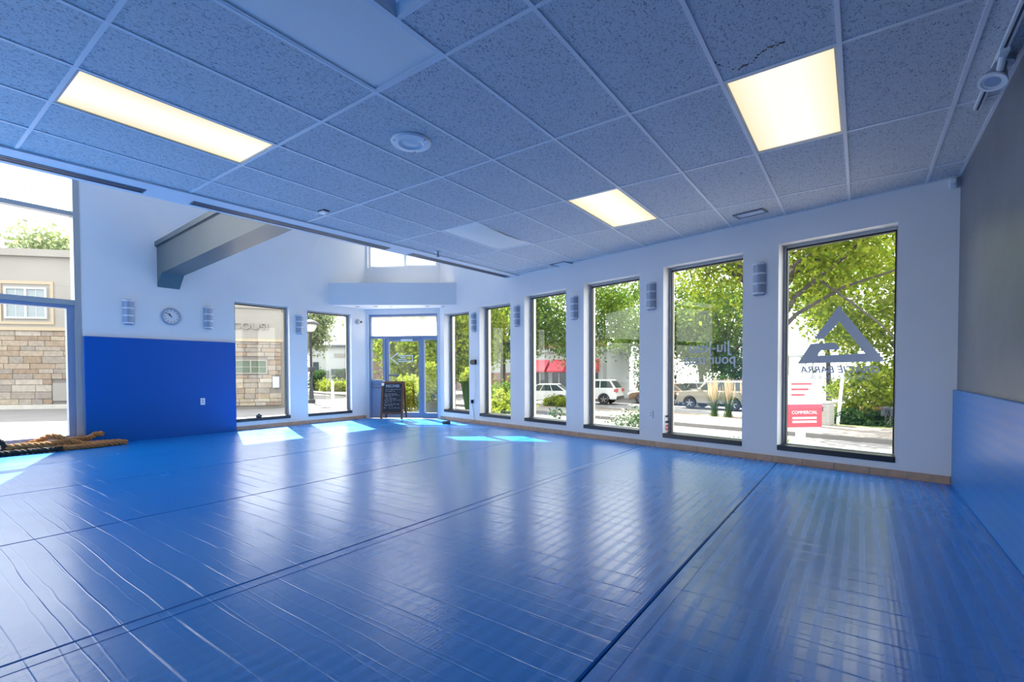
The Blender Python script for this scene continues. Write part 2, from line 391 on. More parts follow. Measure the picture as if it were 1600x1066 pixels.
def wall(name, F, Ln, z1, th, holes, m, label, z0=-0.03):
    ss = sorted({0.0, Ln, *[h[0] for h in holes], *[h[1] for h in holes]}); zs = sorted({z0, z1, *[h[2] for h in holes], *[h[3] for h in holes]})
    b = MB()
    def solid(i, j):
        if i < 0 or j < 0 or i >= len(ss)-1 or j >= len(zs)-1: return False
        x = (ss[i]+ss[i+1])/2; z = (zs[j]+zs[j+1])/2
        return not any(h[0] < x < h[1] and h[2] < z < h[3] for h in holes)
    for i in range(len(ss)-1):
        for j in range(len(zs)-1):
            if not solid(i, j): continue
            a, c, d, e = ss[i], ss[i+1], zs[j], zs[j+1]
            b.add([(a,0,d),(c,0,d),(c,0,e),(a,0,e)], [(0,1,2,3)]); b.add([(a,-th,d),(c,-th,d),(c,-th,e),(a,-th,e)], [(3,2,1,0)])
            if not solid(i-1, j): b.add([(a,0,d),(a,-th,d),(a,-th,e),(a,0,e)], [(3,2,1,0)])
            if not solid(i+1, j): b.add([(c,0,d),(c,-th,d),(c,-th,e),(c,0,e)], [(0,1,2,3)])
            if not solid(i, j-1): b.add([(a,0,d),(c,0,d),(c,-th,d),(a,-th,d)], [(0,1,2,3)])
            if not solid(i, j+1): b.add([(a,0,e),(c,0,e),(c,-th,e),(a,-th,e)], [(3,2,1,0)])
    me = bpy.data.meshes.new(name); me.from_pydata(b.v, [], b.f); me.materials.append(MATS[m])
    import bmesh
    bm = bmesh.new(); bm.from_mesh(me); bmesh.ops.remove_doubles(bm, verts=bm.verts, dist=1e-5); bmesh.ops.recalc_face_normals(bm, faces=bm.faces); bm.to_mesh(me); bm.free()
    o = bpy.data.objects.new(name, me); COL.objects.link(o); o.matrix_world = F
    return tag(o, label, 'wall', kind='structure')

# main wall windows: (s_right, s_left, z_bottom, z_top)
WM = [(0.455, 1.563, 0.142, 2.571), (1.972, 3.067, 0.141, 2.550), (3.455, 4.510, 0.149, 2.512), (4.895, 5.924, 0.162, 2.490), (6.318, 7.275, 0.162, 2.425), (7.640, 8.584, 0.176, 2.398)]
# left wall windows, s = 7.10 - Y
WL = [(7.10-5.235, 7.10-4.18, 0.15, 2.415), (7.10-6.70, 7.10-5.625, 0.15, 2.402)]
GL = (7.10-2.02, 7.10+3.6, 0.06, 4.9)               # tall glazing
wall('wall_front', FM, LM, ZT, 0.30, WM, 'wall_paint', 'long pale wall pierced by six tall windows with black sills')
wall('wall_left', FL, 7.10 - YB, ZT, 0.22, WL + [GL], 'wall_paint', 'high pale wall carrying the clock and the dark blue wall pad')
HI = (0.07, LF - 0.05, 3.52, 4.72)
wall('wall_entry', FF, LF, ZT, 0.22, [(0.06, LF - 0.06, -0.03, 2.43), HI], 'wall_paint', 'short angled wall holding the glazed entrance and the high window')
wall('wall_right', FR, M0.y - YB, H + 0.3, 0.15, [], 'grey_wall', 'plain mid grey wall above the bright blue padding')
wall('wall_back', frame((XL, YB), (1, 0)), XR - XL, ZT, 0.15, [], 'wall_paint', 'plain pale wall closing the room opposite the entrance')

def clip(poly, px, py, nx, ny):
    """keep the side where (p-p0).n >= 0"""
    out = []
    for i in range(len(poly)):
        a, b = poly[i], poly[(i+1) % len(poly)]
        da = (a[0]-px)*nx + (a[1]-py)*ny; db = (b[0]-px)*nx + (b[1]-py)*ny
        if da >= 0: out.append(a)
        if (da >= 0) != (db >= 0):
            t = da / (da - db); out.append((a[0]+(b[0]-a[0])*t, a[1]+(b[1]-a[1])*t))
    return out
NI = Vector((-TD.y, TD.x))           # inward normal of the main wall
FI = Vector((-(A_-B_).y, (A_-B_).x)).normalized()
def room_clip(poly, gap=0.0):
    p = clip(poly, M0.x + NI.x*gap, M0.y + NI.y*gap, NI.x, NI.y)
    return clip(p, B_.x + FI.x*gap, B_.y + FI.y*gap, FI.x, FI.y) if p else p

# ---- floor and mats
floor = MB().prism(room_clip([(XL, YB), (XR, YB), (XR, 9), (XL, 9)], -0.01), -0.16, -0.03).build('floor', 'grout')
tag(floor, 'floor covered wall to wall with glossy blue mats', 'floor', kind='structure')
edges = [XL + 0.012, -7.87, -6.10, -4.335, -2.545, -0.785, XR - 0.01]
for i in range(6):
    a, b = edges[i], edges[i+1]
    p = room_clip([(a, YB+.01), (b, YB+.01), (b, 9), (a, 9)], 0.03)
    cx = sum(q[0] for q in p)/len(p); 
    g = 0.004
    top = room_clip([(a+g+.006, YB+.02), (b-g-.006, YB+.02), (b-g-.006, 9), (a+g+.006, 9)], 0.038)
    mid = room_clip([(a+g, YB+.012), (b-g, YB+.012), (b-g, 9), (a+g, 9)], 0.03)
    n = len(top); m_ = MB()
    if len(mid) == n:
        vv = [(x, y, -0.03) for x, y in mid] + [(x, y, -0.007) for x, y in mid] + [(x, y, 0) for x, y in top]
        ff = [tuple(range(2*n, 3*n))] + [(k*n+j, k*n+(j+1) % n, (k+1)*n+(j+1) % n, (k+1)*n+j) for k in (0, 1) for j in range(n)]
        m_.add(vv, ff)
    else: m_.prism(mid, -0.03, 0)
    m_.build('mat_strip', 'mat_blue', floor)
for sx_, y1 in ((-2.545, 6.72), (-0.785, 6.36)):
    MB().prism([(sx_+.012, YB+.1), (sx_+.085, YB+.1), (sx_+.085, y1), (sx_+.012, y1)], -0.001, 0.0018).build('seam_tape', 'mat_blue', floor)

# ---- tan tile baseboards
def baseboard(name, F, s0, s1, label, step=0.315):
    e = empty(name, label, 'baseboard', F, kind='structure')
    b0 = None; s = s0
    full = MB().cbox(0, step-0.006, 0.001, 0.012, 0.0, 0.078, 0.002)
    while s < s1 - 0.01:
        Ls = min(step, s1 - s)
        if Ls > step - 1e-3:
            if b0 is None: b0 = full.build('tile', 'tan_tile', e); b0.location = (s, 0, -0.005)
            else: share(b0, 'tile', e, (s, 0, -0.005))
        else: MB().cbox(s, s+Ls-0.004, 0.001, 0.012, -0.005, 0.073, 0.002).build('tile', 'tan_tile', e)
        s += step
    MB().box(s0, s1, 0.0005, 0.006, -0.02, 0.072).build('grout_bed', 'grout', e)
baseboard('baseboard_front', FM, 0.035, LM - 0.02, 'row of tan ceramic tiles along the foot of the window wall')
baseboard('baseboard_left', FL, 0.02, 7.10 - 4.19, 'row of tan ceramic tiles below the two clock-wall windows')

# ---- windows
def window(name, F, sw, label, th, light_side=True, hazy=False):
    s0, s1, z0, z1 = sw; W = s1 - s0; Hh = z1 - z0; sc_ = (s0 + s1)/2
    e = empty(name, label, 'window', F @ Matrix.Translation((sc_, 0, z0)), kind='structure')
    x0, x1 = -W/2, W/2; yb = -(th - 0.05)
    d = 0.055
    fr = MB()
    for (a, b, c, f) in ((x0, x0+.035, 0, Hh), (x1-.035, x1, 0, Hh), (x0+.035, x1-.035, Hh-.035, Hh), (x0+.035, x1-.035, 0.03, .07)):
        fr.box(a+.001, b-.001, yb, yb+d, c, f-.001)
    fr.build('frame', 'alu', e)
    ga = MB(); q = .012
    for (a, b, c, f) in ((x0+.035, x0+.035+q, .07, Hh-.035), (x1-.035-q, x1-.035, .07, Hh-.035), (x0+.035+q, x1-.035-q, Hh-.035-q*1.6, Hh-.035)):
        ga.box(a, b, yb+.008, yb+d+.004, c, f)
    ga.build('gasket', 'gasket', e)
    MB().box(x0+.036, x1-.036, yb+.02, yb+.026, .071, Hh-.036).build('pane', 'glass', e)
    MB().cbox(x0+.002, x1-.002, yb+d+.002, 0.016, 0.002, 0.062, .004).build('window_sill', 'black_sill', e)
    return e
desc = ['tall window bearing the grey triangle decal, beside the grey wall', 'tall window with two lines of reversed grey lettering on the pane', 'tall window looking out on a white sport utility vehicle and leafy trees', 'tall window looking out on the red awnings of a shop', 'tall window with garden shrubs behind it and green leaves at its sill', 'tall narrow-looking window of the long wall closest to the entrance']
wins = [window('window_%d' % (i+1), FM, WM[i], desc[i], 0.26) for i in range(6)]
window('window_7', FL, WL[0], 'tall window beside the blue wall pad looking on a stone facade', 0.20)
window('window_8', FL, WL[1], 'tall window between the entrance and the stone-facade window, street lamp outside', 0.20)

# tall glazing on the left
e = empty('window_9', 'tall multi-pane curtain glazing with grey mullions beside the blue wall pad', 'window', FL, kind='structure')
s0, s1, z0, z1 = GL
MB().box(s0, s0+.075, -.20, 0.005, z0, z1).build('post', 'alu', e)
MB().box(s1-.07, s1, -.18, -.02, z0, z1).build('post', 'alu', e)
sp_ = [s0+.075, s0+2.85, s1-.07]
for k in (1,): MB().box(sp_[k]-.03, sp_[k]+.03, -.18, -.03, z0, z1).build('post', 'alu', e)
for k in range(2):
    a, b = sp_[k] + (.03 if k else 0), sp_[k+1] - (.03 if k == 0 else 0)
    for (c, d_, ya, yb, nm) in ((z0, z0+.06, -.2, -.03, 'bottom_rail'), (2.085, 2.16, -.18, -.01, 'transom_rail'), (3.40, 3.465, -.16, -.03, 'transom_rail'), (z1-.06, z1, -.18, -.03, 'top_rail')):
        MB().box(a, b, ya, yb, c, d_).build(nm, 'alu', e)
    # inner sash of the lower light
    sh = MB(); w_ = .085
    for (aa, bb, cc, dd) in ((a, a+w_, z0+.06, 2.085), (b-w_, b, z0+.06, 2.085), (a+w_, b-w_, 2.035, 2.085), (a+w_, b-w_, z0+.06, z0+.10)): sh.box(aa, bb, -.15, -.04, cc, dd)
    sh.build('sash', 'alu_blue', e)
    for (aa, bb, cc, dd) in ((a+w_, b-w_, z0+.10, 2.035), (a, b, 2.16, 3.40), (a, b, 3.465, z1-.06)):
        MB().box(aa, bb, -.10, -.094, cc, dd).build('pane', 'glass', e)

# ---- high window above the entrance
e = empty('window_10', 'high two-pane clerestory window above the entrance', 'window', FF, kind='structure')
s0, s1, z0, z1 = HI; mid = LF - 0.94
fr = MB()
for (a, b, c, d_) in ((s0, s0+.05, z0, z1), (s1-.05, s1, z0, z1), (s0+.05, s1-.05, z0, z0+.05), (s0+.05, s1-.05, z1-.05, z1), (mid-.03, mid+.03, z0+.05, z1-.05)): fr.box(a, b, -.18, -.08, c, d_)
fr.build('frame', 'plastic_white', e)
for a, b in ((s0+.05, mid-.03), (mid+.03, s1-.05)): MB().box(a, b, -.12, -.114, z0+.05, z1-.05).build('pane', 'glass', e)

# ---- entrance door assembly, s measured from the right end; t from the left end
e = empty('door_1', 'glazed entrance door in a blue-grey frame with sidelights and transom', 'door', FF, kind='structure')
def S(t): return LF - t
fr = MB()
def bx(mb, t0, t1, z0, z1, y0=-.13, y1=-.03): mb.box(S(t1), S(t0), y0, y1, z0, z1)
for a in ((.06, .10, 0, 2.43), (1.70, LF-.06, 0, 2.43), (.10, 1.70, 2.38, 2.43), (.10, 1.70, 1.865, 1.925), (.395, .46, 0, 1.865), (1.36, 1.395, 0, 1.865), (.10, .395, .845, .90), (1.395, 1.70, 0, .13), (1.395, 1.70, 1.83, 1.865)): bx(fr, *a)
fr.build('frame', 'alu_blue', e)
p = MB(); bx(p, .10, .395, 0.0, .845, -.11, -.06); p = p.build('side_panel', 'alu_blue', e)
q = MB(); bx(q, .125, .375, .70, .73, -.06, -.05); bx(q, .125, .375, .785, .80, -.06, -.05); bx(q, .125, .14, .73, .785, -.06, -.05); bx(q, .36, .375, .73, .785, -.06, -.05); q.build('mail_slot', 'alu_dark', p)
for a in ((.10, 1.70, 1.925, 2.38, 'glass_hazy'), (.10, .395, .90, 1.865, 'glass'), (1.395, 1.70, .13, 1.83, 'glass')):
    q = MB(); bx(q, *a[:4], -.085, -.079); q.build('pane', a[4], e)
dl = MB()
for a in ((.465, .535, .01, 1.86), (1.265, 1.355, .01, 1.86), (.535, 1.265, 1.80, 1.86), (.535, 1.265, .01, .14)): bx(dl, *a, -.12, -.045)
dl = dl.build('door_leaf', 'alu_blue', e)
q = MB(); bx(q, .535, 1.265, .14, 1.80, -.085, -.079); q.build('pane', 'glass', dl)
q = MB(); bx(q, .54, .80, .985, 1.025, -.04, -.01); bx(q, .56, .59, .985, 1.025, -.05, -.04); bx(q, .75, .78, .985, 1.025, -.05, -.04); q.build('push_bar', 'alu_dark', dl)
q = MB(); bx(q, .85, 1.12, 1.80, 1.85, -.045, 0.0); q.build('door_closer', 'plastic_white', dl)
# arrow sticker on the door glass
ar = empty('arrow_sticker', 'white outlined arrow sticker on the entrance door glass', 'sticker', FF @ Matrix.Translation((S(.90), -.078, 1.40)))
def arrow_pts(g):
    h, l, hw, hh = .075, .36, .17, .15
    return [(hw*2-g*1.8-.0, 0), (hw-.02+g*.2, hh-g*1.9), (hw-.02+g*.2, h-g), (-l+hw-.02+g, h-g), (-l+hw-.02+g, -h+g), (hw-.02+g*.2, -h+g), (hw-.02+g*.2, -hh+g*1.9)]
o_, i_ = arrow_pts(0), arrow_pts(.018); n = 7
MB().add([(x, .001, z) for x, z in o_] + [(x, .001, z) for x, z in i_], [(k, (k+1) % n, n+(k+1) % n, n+k) for k in range(n)]).build('arrow_outline', 'decal_white', ar)
for z, x0_, x1_ in ((.025, -.03, .09), (-.025, -.05, .18)):
    q = MB(); x = x0_
    while x < x1_: q.box(x, x+.016, 0, .001, z-.014, z+.014); x += .026
    q.build('lettering', 'decal_white', ar)

# ---- soffit box over the entrance
sa, sb = Vector((XL, 6.13)), Vector(MP(8.09))
sof = MB().prism([(sa.x, sa.y), (sb.x, sb.y), (B_.x, B_.y), (A_.x, A_.y)], 2.55, 3.03).build('trim_1', 'wall_paint')
tag(sof, 'deep pale soffit box bridging the corner above the entrance', 'soffit', kind='structure')
sdir = (sb - sa).normalized(); sn = Vector((-sdir.y, sdir.x))
dlp = None
for k, f in enumerate((.20, .345, .47, .76, .885)):
    p = sa + (sb - sa) * f + sn * .22; r_ = .065 if k != 2 else .035
    d_ = empty('recessed_downlight', ['small dark recessed downlight in the soffit, at its clock-wall end', 'dark recessed downlight in the soffit beside the clock-wall end one', 'smallest dark recessed downlight near the middle of the soffit', 'dark recessed downlight in the soffit nearer the window wall', 'dark recessed downlight at the window-wall end of the soffit'][k], 'downlight', T(p.x, p.y, 2.55), 'downlights in the entrance soffit')
    MB().lathe([(r_*.8, -.0015), (r_, -.0015), (r_, -.006), (r_*.8, -.006), (r_*.8, -.0015)], 18).build('trim_ring', 'plastic_white', d_)
    MB().lathe([(0, -.001), (r_*.8, -.001), (r_*.8, -.003), (0, -.003)], 18).build('dark_cone', 'plastic_black', d_)

# ---- dropped ceiling
ceil = empty('ceiling', 'suspended ceiling of bluish fissured tiles in a pale metal grid', 'ceiling', kind='structure')
GX0, GY0 = -3.165, 2.028
def Xe(y): return -5.53 + .050*(y-.7)
def Xl(y): return -5.95 + .063*(y-.8)
def ceil_clip(p):
    p = clip(p, M0.x, M0.y, NI.x, NI.y)
    if not p: return p
    return clip(p, Xe(.7), .7, 1, -.050)
DY = 1.375
REAR_FILL = [(-1,4), (-2,1), (-3,-1), (-3,4), (-3,-3), (-4,-1), (-4,1), (-4,4)]  # unseen extra panels behind the camera, added to brighten the near wall
SKIP = {(-1,-2): 'lit', (1,4): 'lit', (2,1): 'lit', (-1,1): 'off', (2,-2): 'sag', (-1,2): 'diff', **{k: 'lit' for k in REAR_FILL}}
tile_full = None
for a in range(-5, 5):
    for b in range(-5, 7):
        x0, x1 = GX0 + .61*b, GX0 + .61*(b+1); y0, y1 = GY0 + 1.22*a, GY0 + 1.22*(a+1)
        x1 = min(x1, XR); y0 = max(y0, YB)
        if y1 <= YB + .05 or x0 > XR: continue
        k = SKIP.get((a, b))
        if k in ('lit', 'off', 'sag'): continue
        if k == 'diff': y0 = DY + .307
        p = ceil_clip([(x0+.004, y0+.004), (x1-.004, y0+.004), (x1-.004, y1-.004), (x0+.004, y1-.004)])
        if len(p) < 3: continue
        area = abs(sum(p[i][0]*p[(i+1) % len(p)][1] - p[(i+1) % len(p)][0]*p[i][1] for i in range(len(p))))/2
        if area < .004: continue
        if area > .7335 and len(p) == 4 and k is None and y1 - y0 > 1.21:
            if tile_full is None:
                tile_full = MB().box(-.301, .301, -.606, .606, .006, .02).build('ceiling_tile', 'ceiling_tile', ceil)
                tile_full.location = ((x0+x1)/2, (y0+y1)/2, H)
            else: share(tile_full, 'ceiling_tile', ceil, ((x0+x1)/2, (y0+y1)/2, H))
        else: MB().prism(p, H+.006, H+.02).build('ceiling_tile', 'ceiling_tile', ceil)
bw = .012
for b in range(-3, 7):           # bars along Y
    x = GX0 + .61*b
    p = ceil_clip([(x-bw, YB), (x+bw, YB), (x+bw, 8), (x-bw, 8)])
    MB().prism(p, H, H+.012).build('grid_bar', 'grid_white', ceil)
for a in range(-4, 5):           # bars along X
    y = GY0 + 1.22*a
    p = ceil_clip([(-7, y-bw), (XR, y-bw), (XR, y+bw), (-7, y+bw)])
    if len(p) >= 3: MB().prism(p, H+.0005, H+.011).build('grid_bar', 'grid_white', ceil)
MB().prism(ceil_clip([(GX0+1.22, DY+.305-bw), (GX0+1.83, DY+.305-bw), (GX0+1.83, DY+.305+bw), (GX0+1.22, DY+.305+bw)]), H+.0005, H+.011).build('grid_bar', 'grid_white', ceil)
# wall angle along right wall and window wall
MB().box(XR-.02, XR, YB, M0.y, H-.001, H+.012).build('wall_angle', 'grid_white', ceil)
MB().prism(ceil_clip([(-5.4, 5), (XR, 5), (XR, 9), (-5.4, 9)]) and [MP(0), MP(6.2), (MP(6.2)[0]+NI.x*.02, MP(6.2)[1]+NI.y*.02), (MP(0)[0]+NI.x*.02, MP(0)[1]+NI.y*.02)], H-.001, H+.012).build('wall_angle', 'grid_white', ceil)
# drywall bulkhead strip along the tall space; unseen board added to stop light leaks
bp_ = clip([(Xe(YB), YB), (Xe(9), 9), (Xl(9), 9), (Xl(YB), YB)], M0.x, M0.y, NI.x, NI.y)
MB().prism(bp_, H-.012, H+.30).build('bulkhead', 'drywall', ceil)
bp2 = clip([(Xl(YB)+.10, YB), (Xl(9)+.10, 9), (Xl(9), 9), (Xl(YB), YB)], M0.x, M0.y, NI.x, NI.y)
MB().prism(bp2, H+.30, ZT).build('fascia', 'drywall', ceil)
MB().prism(clip([(Xe(YB)-.2, YB), (XR, YB), (XR, 9), (Xe(9)-.2, 9)], M0.x, M0.y, NI.x, NI.y), H+.20, H+.26).build('backing_board', 'drywall', ceil)
roof = MB().prism(room_clip([(XL-.3, YB-.2), (XR+.2, YB-.2), (XR+.2, 9.5), (XL-.3, 9.5)], -.35), ZT, ZT+.15).build('ceiling_upper', 'wall_paint')
tag(roof, 'high pale ceiling over the tall space by the entrance', 'ceiling', kind='structure')

# ---- linear slot diffusers in the bulkhead strip
for k, (ya, yb) in enumerate(((-.78, 1.72), (2.14, 4.60), (5.02, 7.30))):
    def Xs(y): return -5.745 + .058*(y-1.7)
    ang = math.atan2(-.058, 1)
    ym = (ya+yb)/2; hl = (yb-ya)/2
    d_ = empty('slot_diffuser', ['dark linear slot diffuser in the bulkhead above the tall glazing', 'dark linear slot diffuser in the bulkhead in front of the grey beam', 'dark linear slot diffuser in the bulkhead beside the sprinkler'][k], 'diffuser', T(Xs(ym), ym, H-.012, ang), 'linear diffusers along the bulkhead')
    MB().box(-.06, .06, -hl, hl, -.003, -.0005).build('slot', 'slot_dark', d_)
    q = MB(); q.box(-.068, -.056, -hl-.01, hl+.01, -.006, -.0005); q.box(.056, .068, -hl-.01, hl+.01, -.006, -.0005); q.box(-.068, .068, -hl-.012, -hl, -.006, -.0005); q.box(-.068, .068, hl, hl+.012, -.006, -.0005); q.build('rim', 'alu_dark', d_)
    MB().box(-.006, .006, -hl, hl, -.005, -.0005).build('vane', 'alu_dark', d_)

# ---- ceiling light panels
LAB = {(-1,-2): 'lit fluorescent ceiling panel above the tall glazing and the beam', (1,4): 'lit fluorescent ceiling panel with a stain beside it, near the track light', (2,1): 'lit fluorescent ceiling panel between the air vents and the round speaker', (-1,1): 'unlit flat ceiling panel next to the square air diffuser', (2,-2): 'unlit sagging ceiling panel with warped plastic lens near the sprinkler'}
LAB.update(zip(REAR_FILL, ['lit fluorescent ceiling panel over the grey wall side, level with the air diffuser', 'lit fluorescent ceiling panel directly behind the square air diffuser', 'lit fluorescent ceiling panel in the rear half, second from the bulkhead', 'lit fluorescent ceiling panel beside the grey wall, second from the rear wall', 'lit fluorescent ceiling panel touching the bulkhead near the rear wall', 'lit fluorescent ceiling panel along the rear wall, nearest the bulkhead', 'lit fluorescent ceiling panel along the rear wall, in the middle', 'lit fluorescent ceiling panel along the rear wall, nearest the grey wall']))
for (a, b), k in SKIP.items():
    if k == 'diff': continue
    xc, yc = GX0 + .61*(b+.5), GY0 + 1.22*(a+.5)
    l_ = empty('ceiling_light', LAB[(a, b)], 'ceiling light', T(xc, yc, H), 'recessed ceiling light panels')
    q = MB(); hx, hy, fw_ = .299, .604, .02
    for (x0, x1, y0, y1) in ((-hx, -hx+fw_, -hy, hy), (hx-fw_, hx, -hy, hy), (-hx+fw_, hx-fw_, -hy, -hy+fw_), (-hx+fw_, hx-fw_, hy-fw_, hy)): q.box(x0, x1, y0, y1, .002, .05)
    q.build('frame', 'alu' if k == 'lit' else 'grid_white', l_)
    if k == 'sag':
        q = MB(); nx, ny = 8, 16; vv = []; ff = []
        for j in range(ny+1):
            for i in range(nx+1):
                u, v = i/nx, j/ny
                z = .008 - .028*math.sin(math.pi*u)*abs(math.sin(2*math.pi*v))**.8 - .02*math.sin(math.pi*v)*u
                vv.append((-.29+.58*u, -.60+1.2*v, z))
        for j in range(ny):
            for i in range(nx): ff.append((j*(nx+1)+i, j*(nx+1)+i+1, (j+1)*(nx+1)+i+1, (j+1)*(nx+1)+i))
        nn = len(vv); vv2 = [(x, y, z+.004) for x, y, z in vv]
        q.add(vv, ff); q.add(vv2, [tuple(reversed(f)) for f in ff]); q.build('diffuser_panel', 'panel_off', l_, True)
    else:
        MB().box(-.279, .279, -.584, .584, .010, .016).build('diffuser_panel', 'panel_lit' if k == 'lit' else 'panel_off', l_)
    MB().box(-.279, .279, -.584, .584, .044, .05).build('housing', 'grid_white', l_)
# ---- square air diffuser (four-way)
xc, yc = GX0 + .61*2.5, DY
d_ = empty('air_diffuser', 'square louvred air diffuser set in the ceiling beside the unlit flat panel', 'air diffuser', T(xc, yc, H))
for i, (o_, z_) in enumerate(((.30, .0), (.235, .012), (.17, .024))):
    q = MB(); i_ = o_ - .052; zz = z_ + .04
    for k in range(4):
        q.M = Matrix.Rotation(k*math.pi/2, 4, 'Z')
        q.add([(-o_, -o_, z_), (o_, -o_, z_), (i_, -i_, zz), (-i_, -i_, zz), (-o_, -o_, z_+.004), (o_, -o_, z_+.004), (i_, -i_, zz+.004), (-i_, -i_, zz+.004)], [(0,1,2,3), (7,6,5,4), (0,4,5,1), (2,6,7,3)])
    q.build('louvre', 'grid_white', d_)
MB().cbox(-.10, .10, -.10, .10, .03, .05, .008).build('centre_plate', 'grid_white', d_)
MB().box(-.30, .30, -.30, .30, .09, .10).build('throat', 'slot_dark', d_)
# ---- round ceiling speaker
d_ = empty('ceiling_speaker', 'round white ceiling speaker with a shallow dished centre', 'speaker', T(-2.88, 2.62, H+.006))
MB().lathe([(.155, 0), (.158, -.008), (.148, -.018), (.098, -.022), (.094, -.018)], 40, caps=False).build('bezel', 'plastic_white', d_, True)
MB().lathe([(.094, -.018), (.075, -.010), (.06, -.012), (.0, -.020)], 32, caps=False).build('grille', 'grid_white', d_, True)
for k in range(3):
    q = 2.2 + k*2.1; MB().lathe([(.0, -.021), (.006, -.021), (.006, -.018), (0, -.018)], 8, c=(.135*math.cos(q), .135*math.sin(q), -.001)).build('screw', 'alu_dark', d_)
# ---- small ceiling devices
d_ = empty('smoke_detector', 'small flat dark-edged detector on the ceiling near the bulkhead', 'detector', T(-4.89, 3.14, H+.006, .1))
MB().cbox(-.05, .05, -.03, .03, -.03, 0, .008).build('body', 'plastic_white', d_)
MB().box(-.055, .055, -.035, .035, -.012, -.001).build('base', 'wood_frame', d_)
d_ = empty('sprinkler', 'small dark sprinkler head hanging from the ceiling by the bulkhead', 'sprinkler', T(-5.17, 5.22, H+.006))
MB().lathe([(.045, 0), (.05, -.006), (.03, -.02), (.018, -.03)], 16).build('escutcheon', 'steel', d_, True)
MB().lathe([(.012, -.02), (.012, -.07), (.0, -.07)], 10).build('nozzle', 'alu_dark', d_)
MB().lathe([(.0, -.072), (.028, -.072), (.028, -.076), (0, -.076)], 14).build('deflector', 'alu_dark', d_)
def vent(lab, x, y, rz, lx, ly):
    d_ = empty('air_vent', lab, 'vent', T(x, y, H+.004, rz), 'small ceiling vents')
    q = MB(); f = .02
    for (a, b, c, d2) in ((-lx, lx, -ly, -ly+f), (-lx, lx, ly-f, ly), (-lx, -lx+f, -ly+f, ly-f), (lx-f, lx, -ly+f, ly-f)): q.box(a, b, c, d2, -.012, 0)
    q.build('frame', 'alu_dark', d_)
    MB().box(-lx+f, lx-f, -ly+f, ly-f, -.004, 0).build('backing', 'grid_white', d_)
    for k in range(4):
        yy = -ly + f + (2*ly-2*f)*(k+.5)/4; MB().box(-lx+f, lx-f, yy-.003, yy+.003, -.01, -.004).build('slat', 'grid_white', d_)
vent('small rectangular ceiling vent near the window with the triangle decal', -1.045, 6.10, math.atan2(-.2098, .97775), .165, .088)
vent('small rectangular ceiling vent near the red-awning window', -4.08, 7.04, math.atan2(-.2098, .97775), .165, .12)
st = MB()
for k in range(26):
    u = k/25; st.lathe([(0, -.001), (R.uniform(.004, .012), -.001), (0, -.0015)], 6, c=(GX0+.61*4+.0+u*.36, GY0+1.22*.80+.10*math.sin(u*5)+R.uniform(-.015, .015)+u*.16, H+.006))
st = st.build('water_stain', 'gasket'); tag(st, 'thin dark crumbly stain on the ceiling tile beside a lit panel', 'stain', kind='stuff')
# ---- track light
d_ = empty('track_light', 'grey ceiling track with a tilting spotlight along the grey wall', 'track light', T(.625, 4.56, H-.0015))
MB().box(-.018, .018, -3.2, 0, -.028, 0).build('track', 'grid_white', d_); MB().box(-.006, .006, -3.19, -.006, -.0295, -.027).build('slot', 'slot_dark', d_)
hd = Vector((-.012, -.64, -.10)); ax = Vector((-.30, -.32, -.88)).normalized()
MB().box(-.02, .02, -.79, -.70, -.05, -.028).build('adapter', 'plastic_white', d_)
MB().tube([(0, -.745, -.05), (-.005, -.70, -.10), (-.01, -.66, -.12)], .017, 10).build('arm', 'plastic_white', d_)
q = MB(); q.M = Matrix.Translation(hd) @ ax.to_track_quat('Z', 'Y').to_matrix().to_4x4()
q.lathe([(.025, -.13), (.03, -.11), (.032, -.05), (.058, .02), (.062, .045)], 24); q.build('lamp_head', 'sconce', d_, True)
q = MB(); q.M = Matrix.Translation(hd) @ ax.to_track_quat('Z', 'Y').to_matrix().to_4x4()
q.lathe([(.052, .043), (.066, .04), (.066, .052), (.052, .052), (.052, .043)], 24); ring = q.build('ring', 'plastic_white', d_, True)
q = MB(); q.M = Matrix.Translation(hd) @ ax.to_track_quat('Z', 'Y').to_matrix().to_4x4()
q.lathe([(.0, .036), (.052, .044), (.052, .047), (0, .04)], 24); q.build('lens', 'globe', d_, True)
q = MB().tube([hd - ax*.12, hd - ax*.16 + Vector((.03, 0, .03)), hd + Vector((.055, .02, .06))], [.022, .03, .03], 10).build('rear_housing', 'sconce', d_, True)
# ---- motion sensor in the corner
d_ = empty('motion_sensor', 'small white motion sensor high in the corner by the grey wall', 'sensor', FM @ Matrix.Translation((.05, 0, 2.83)))
MB().cbox(-.03, .03, .001, .05, -.045, .045, .008).build('body', 'plastic_white', d_); MB().cbox(-.02, .02, .045, .056, -.03, .0, .004).build('lens', 'sconce_band', d_)

# ---- big grey beam
bm_ = empty('beam', 'large grey boxed roof beam with a capped top jutting from the clock wall', 'beam', T(XL, 3.14, 0), kind='structure')
MB().prism([(0.0, 2.50), (.20, 2.71), (3.62, 2.885), (3.62, 3.32), (0.0, 3.16)], -.16, .16, 'y').build('web', 'beam_grey', bm_)
MB().prism([(0.0, 3.16), (3.62, 3.32), (3.62, 3.40), (0.0, 3.235)], -.19, .19, 'y').build('cap', 'beam_grey', bm_)
MB().prism([(0.002, 3.145), (3.62, 3.305), (3.62, 3.32), (0.002, 3.16)], -.168, .168, 'y').build('shadow_gap', 'beam_dark', bm_)  # narrow solid dark strip just below the cap

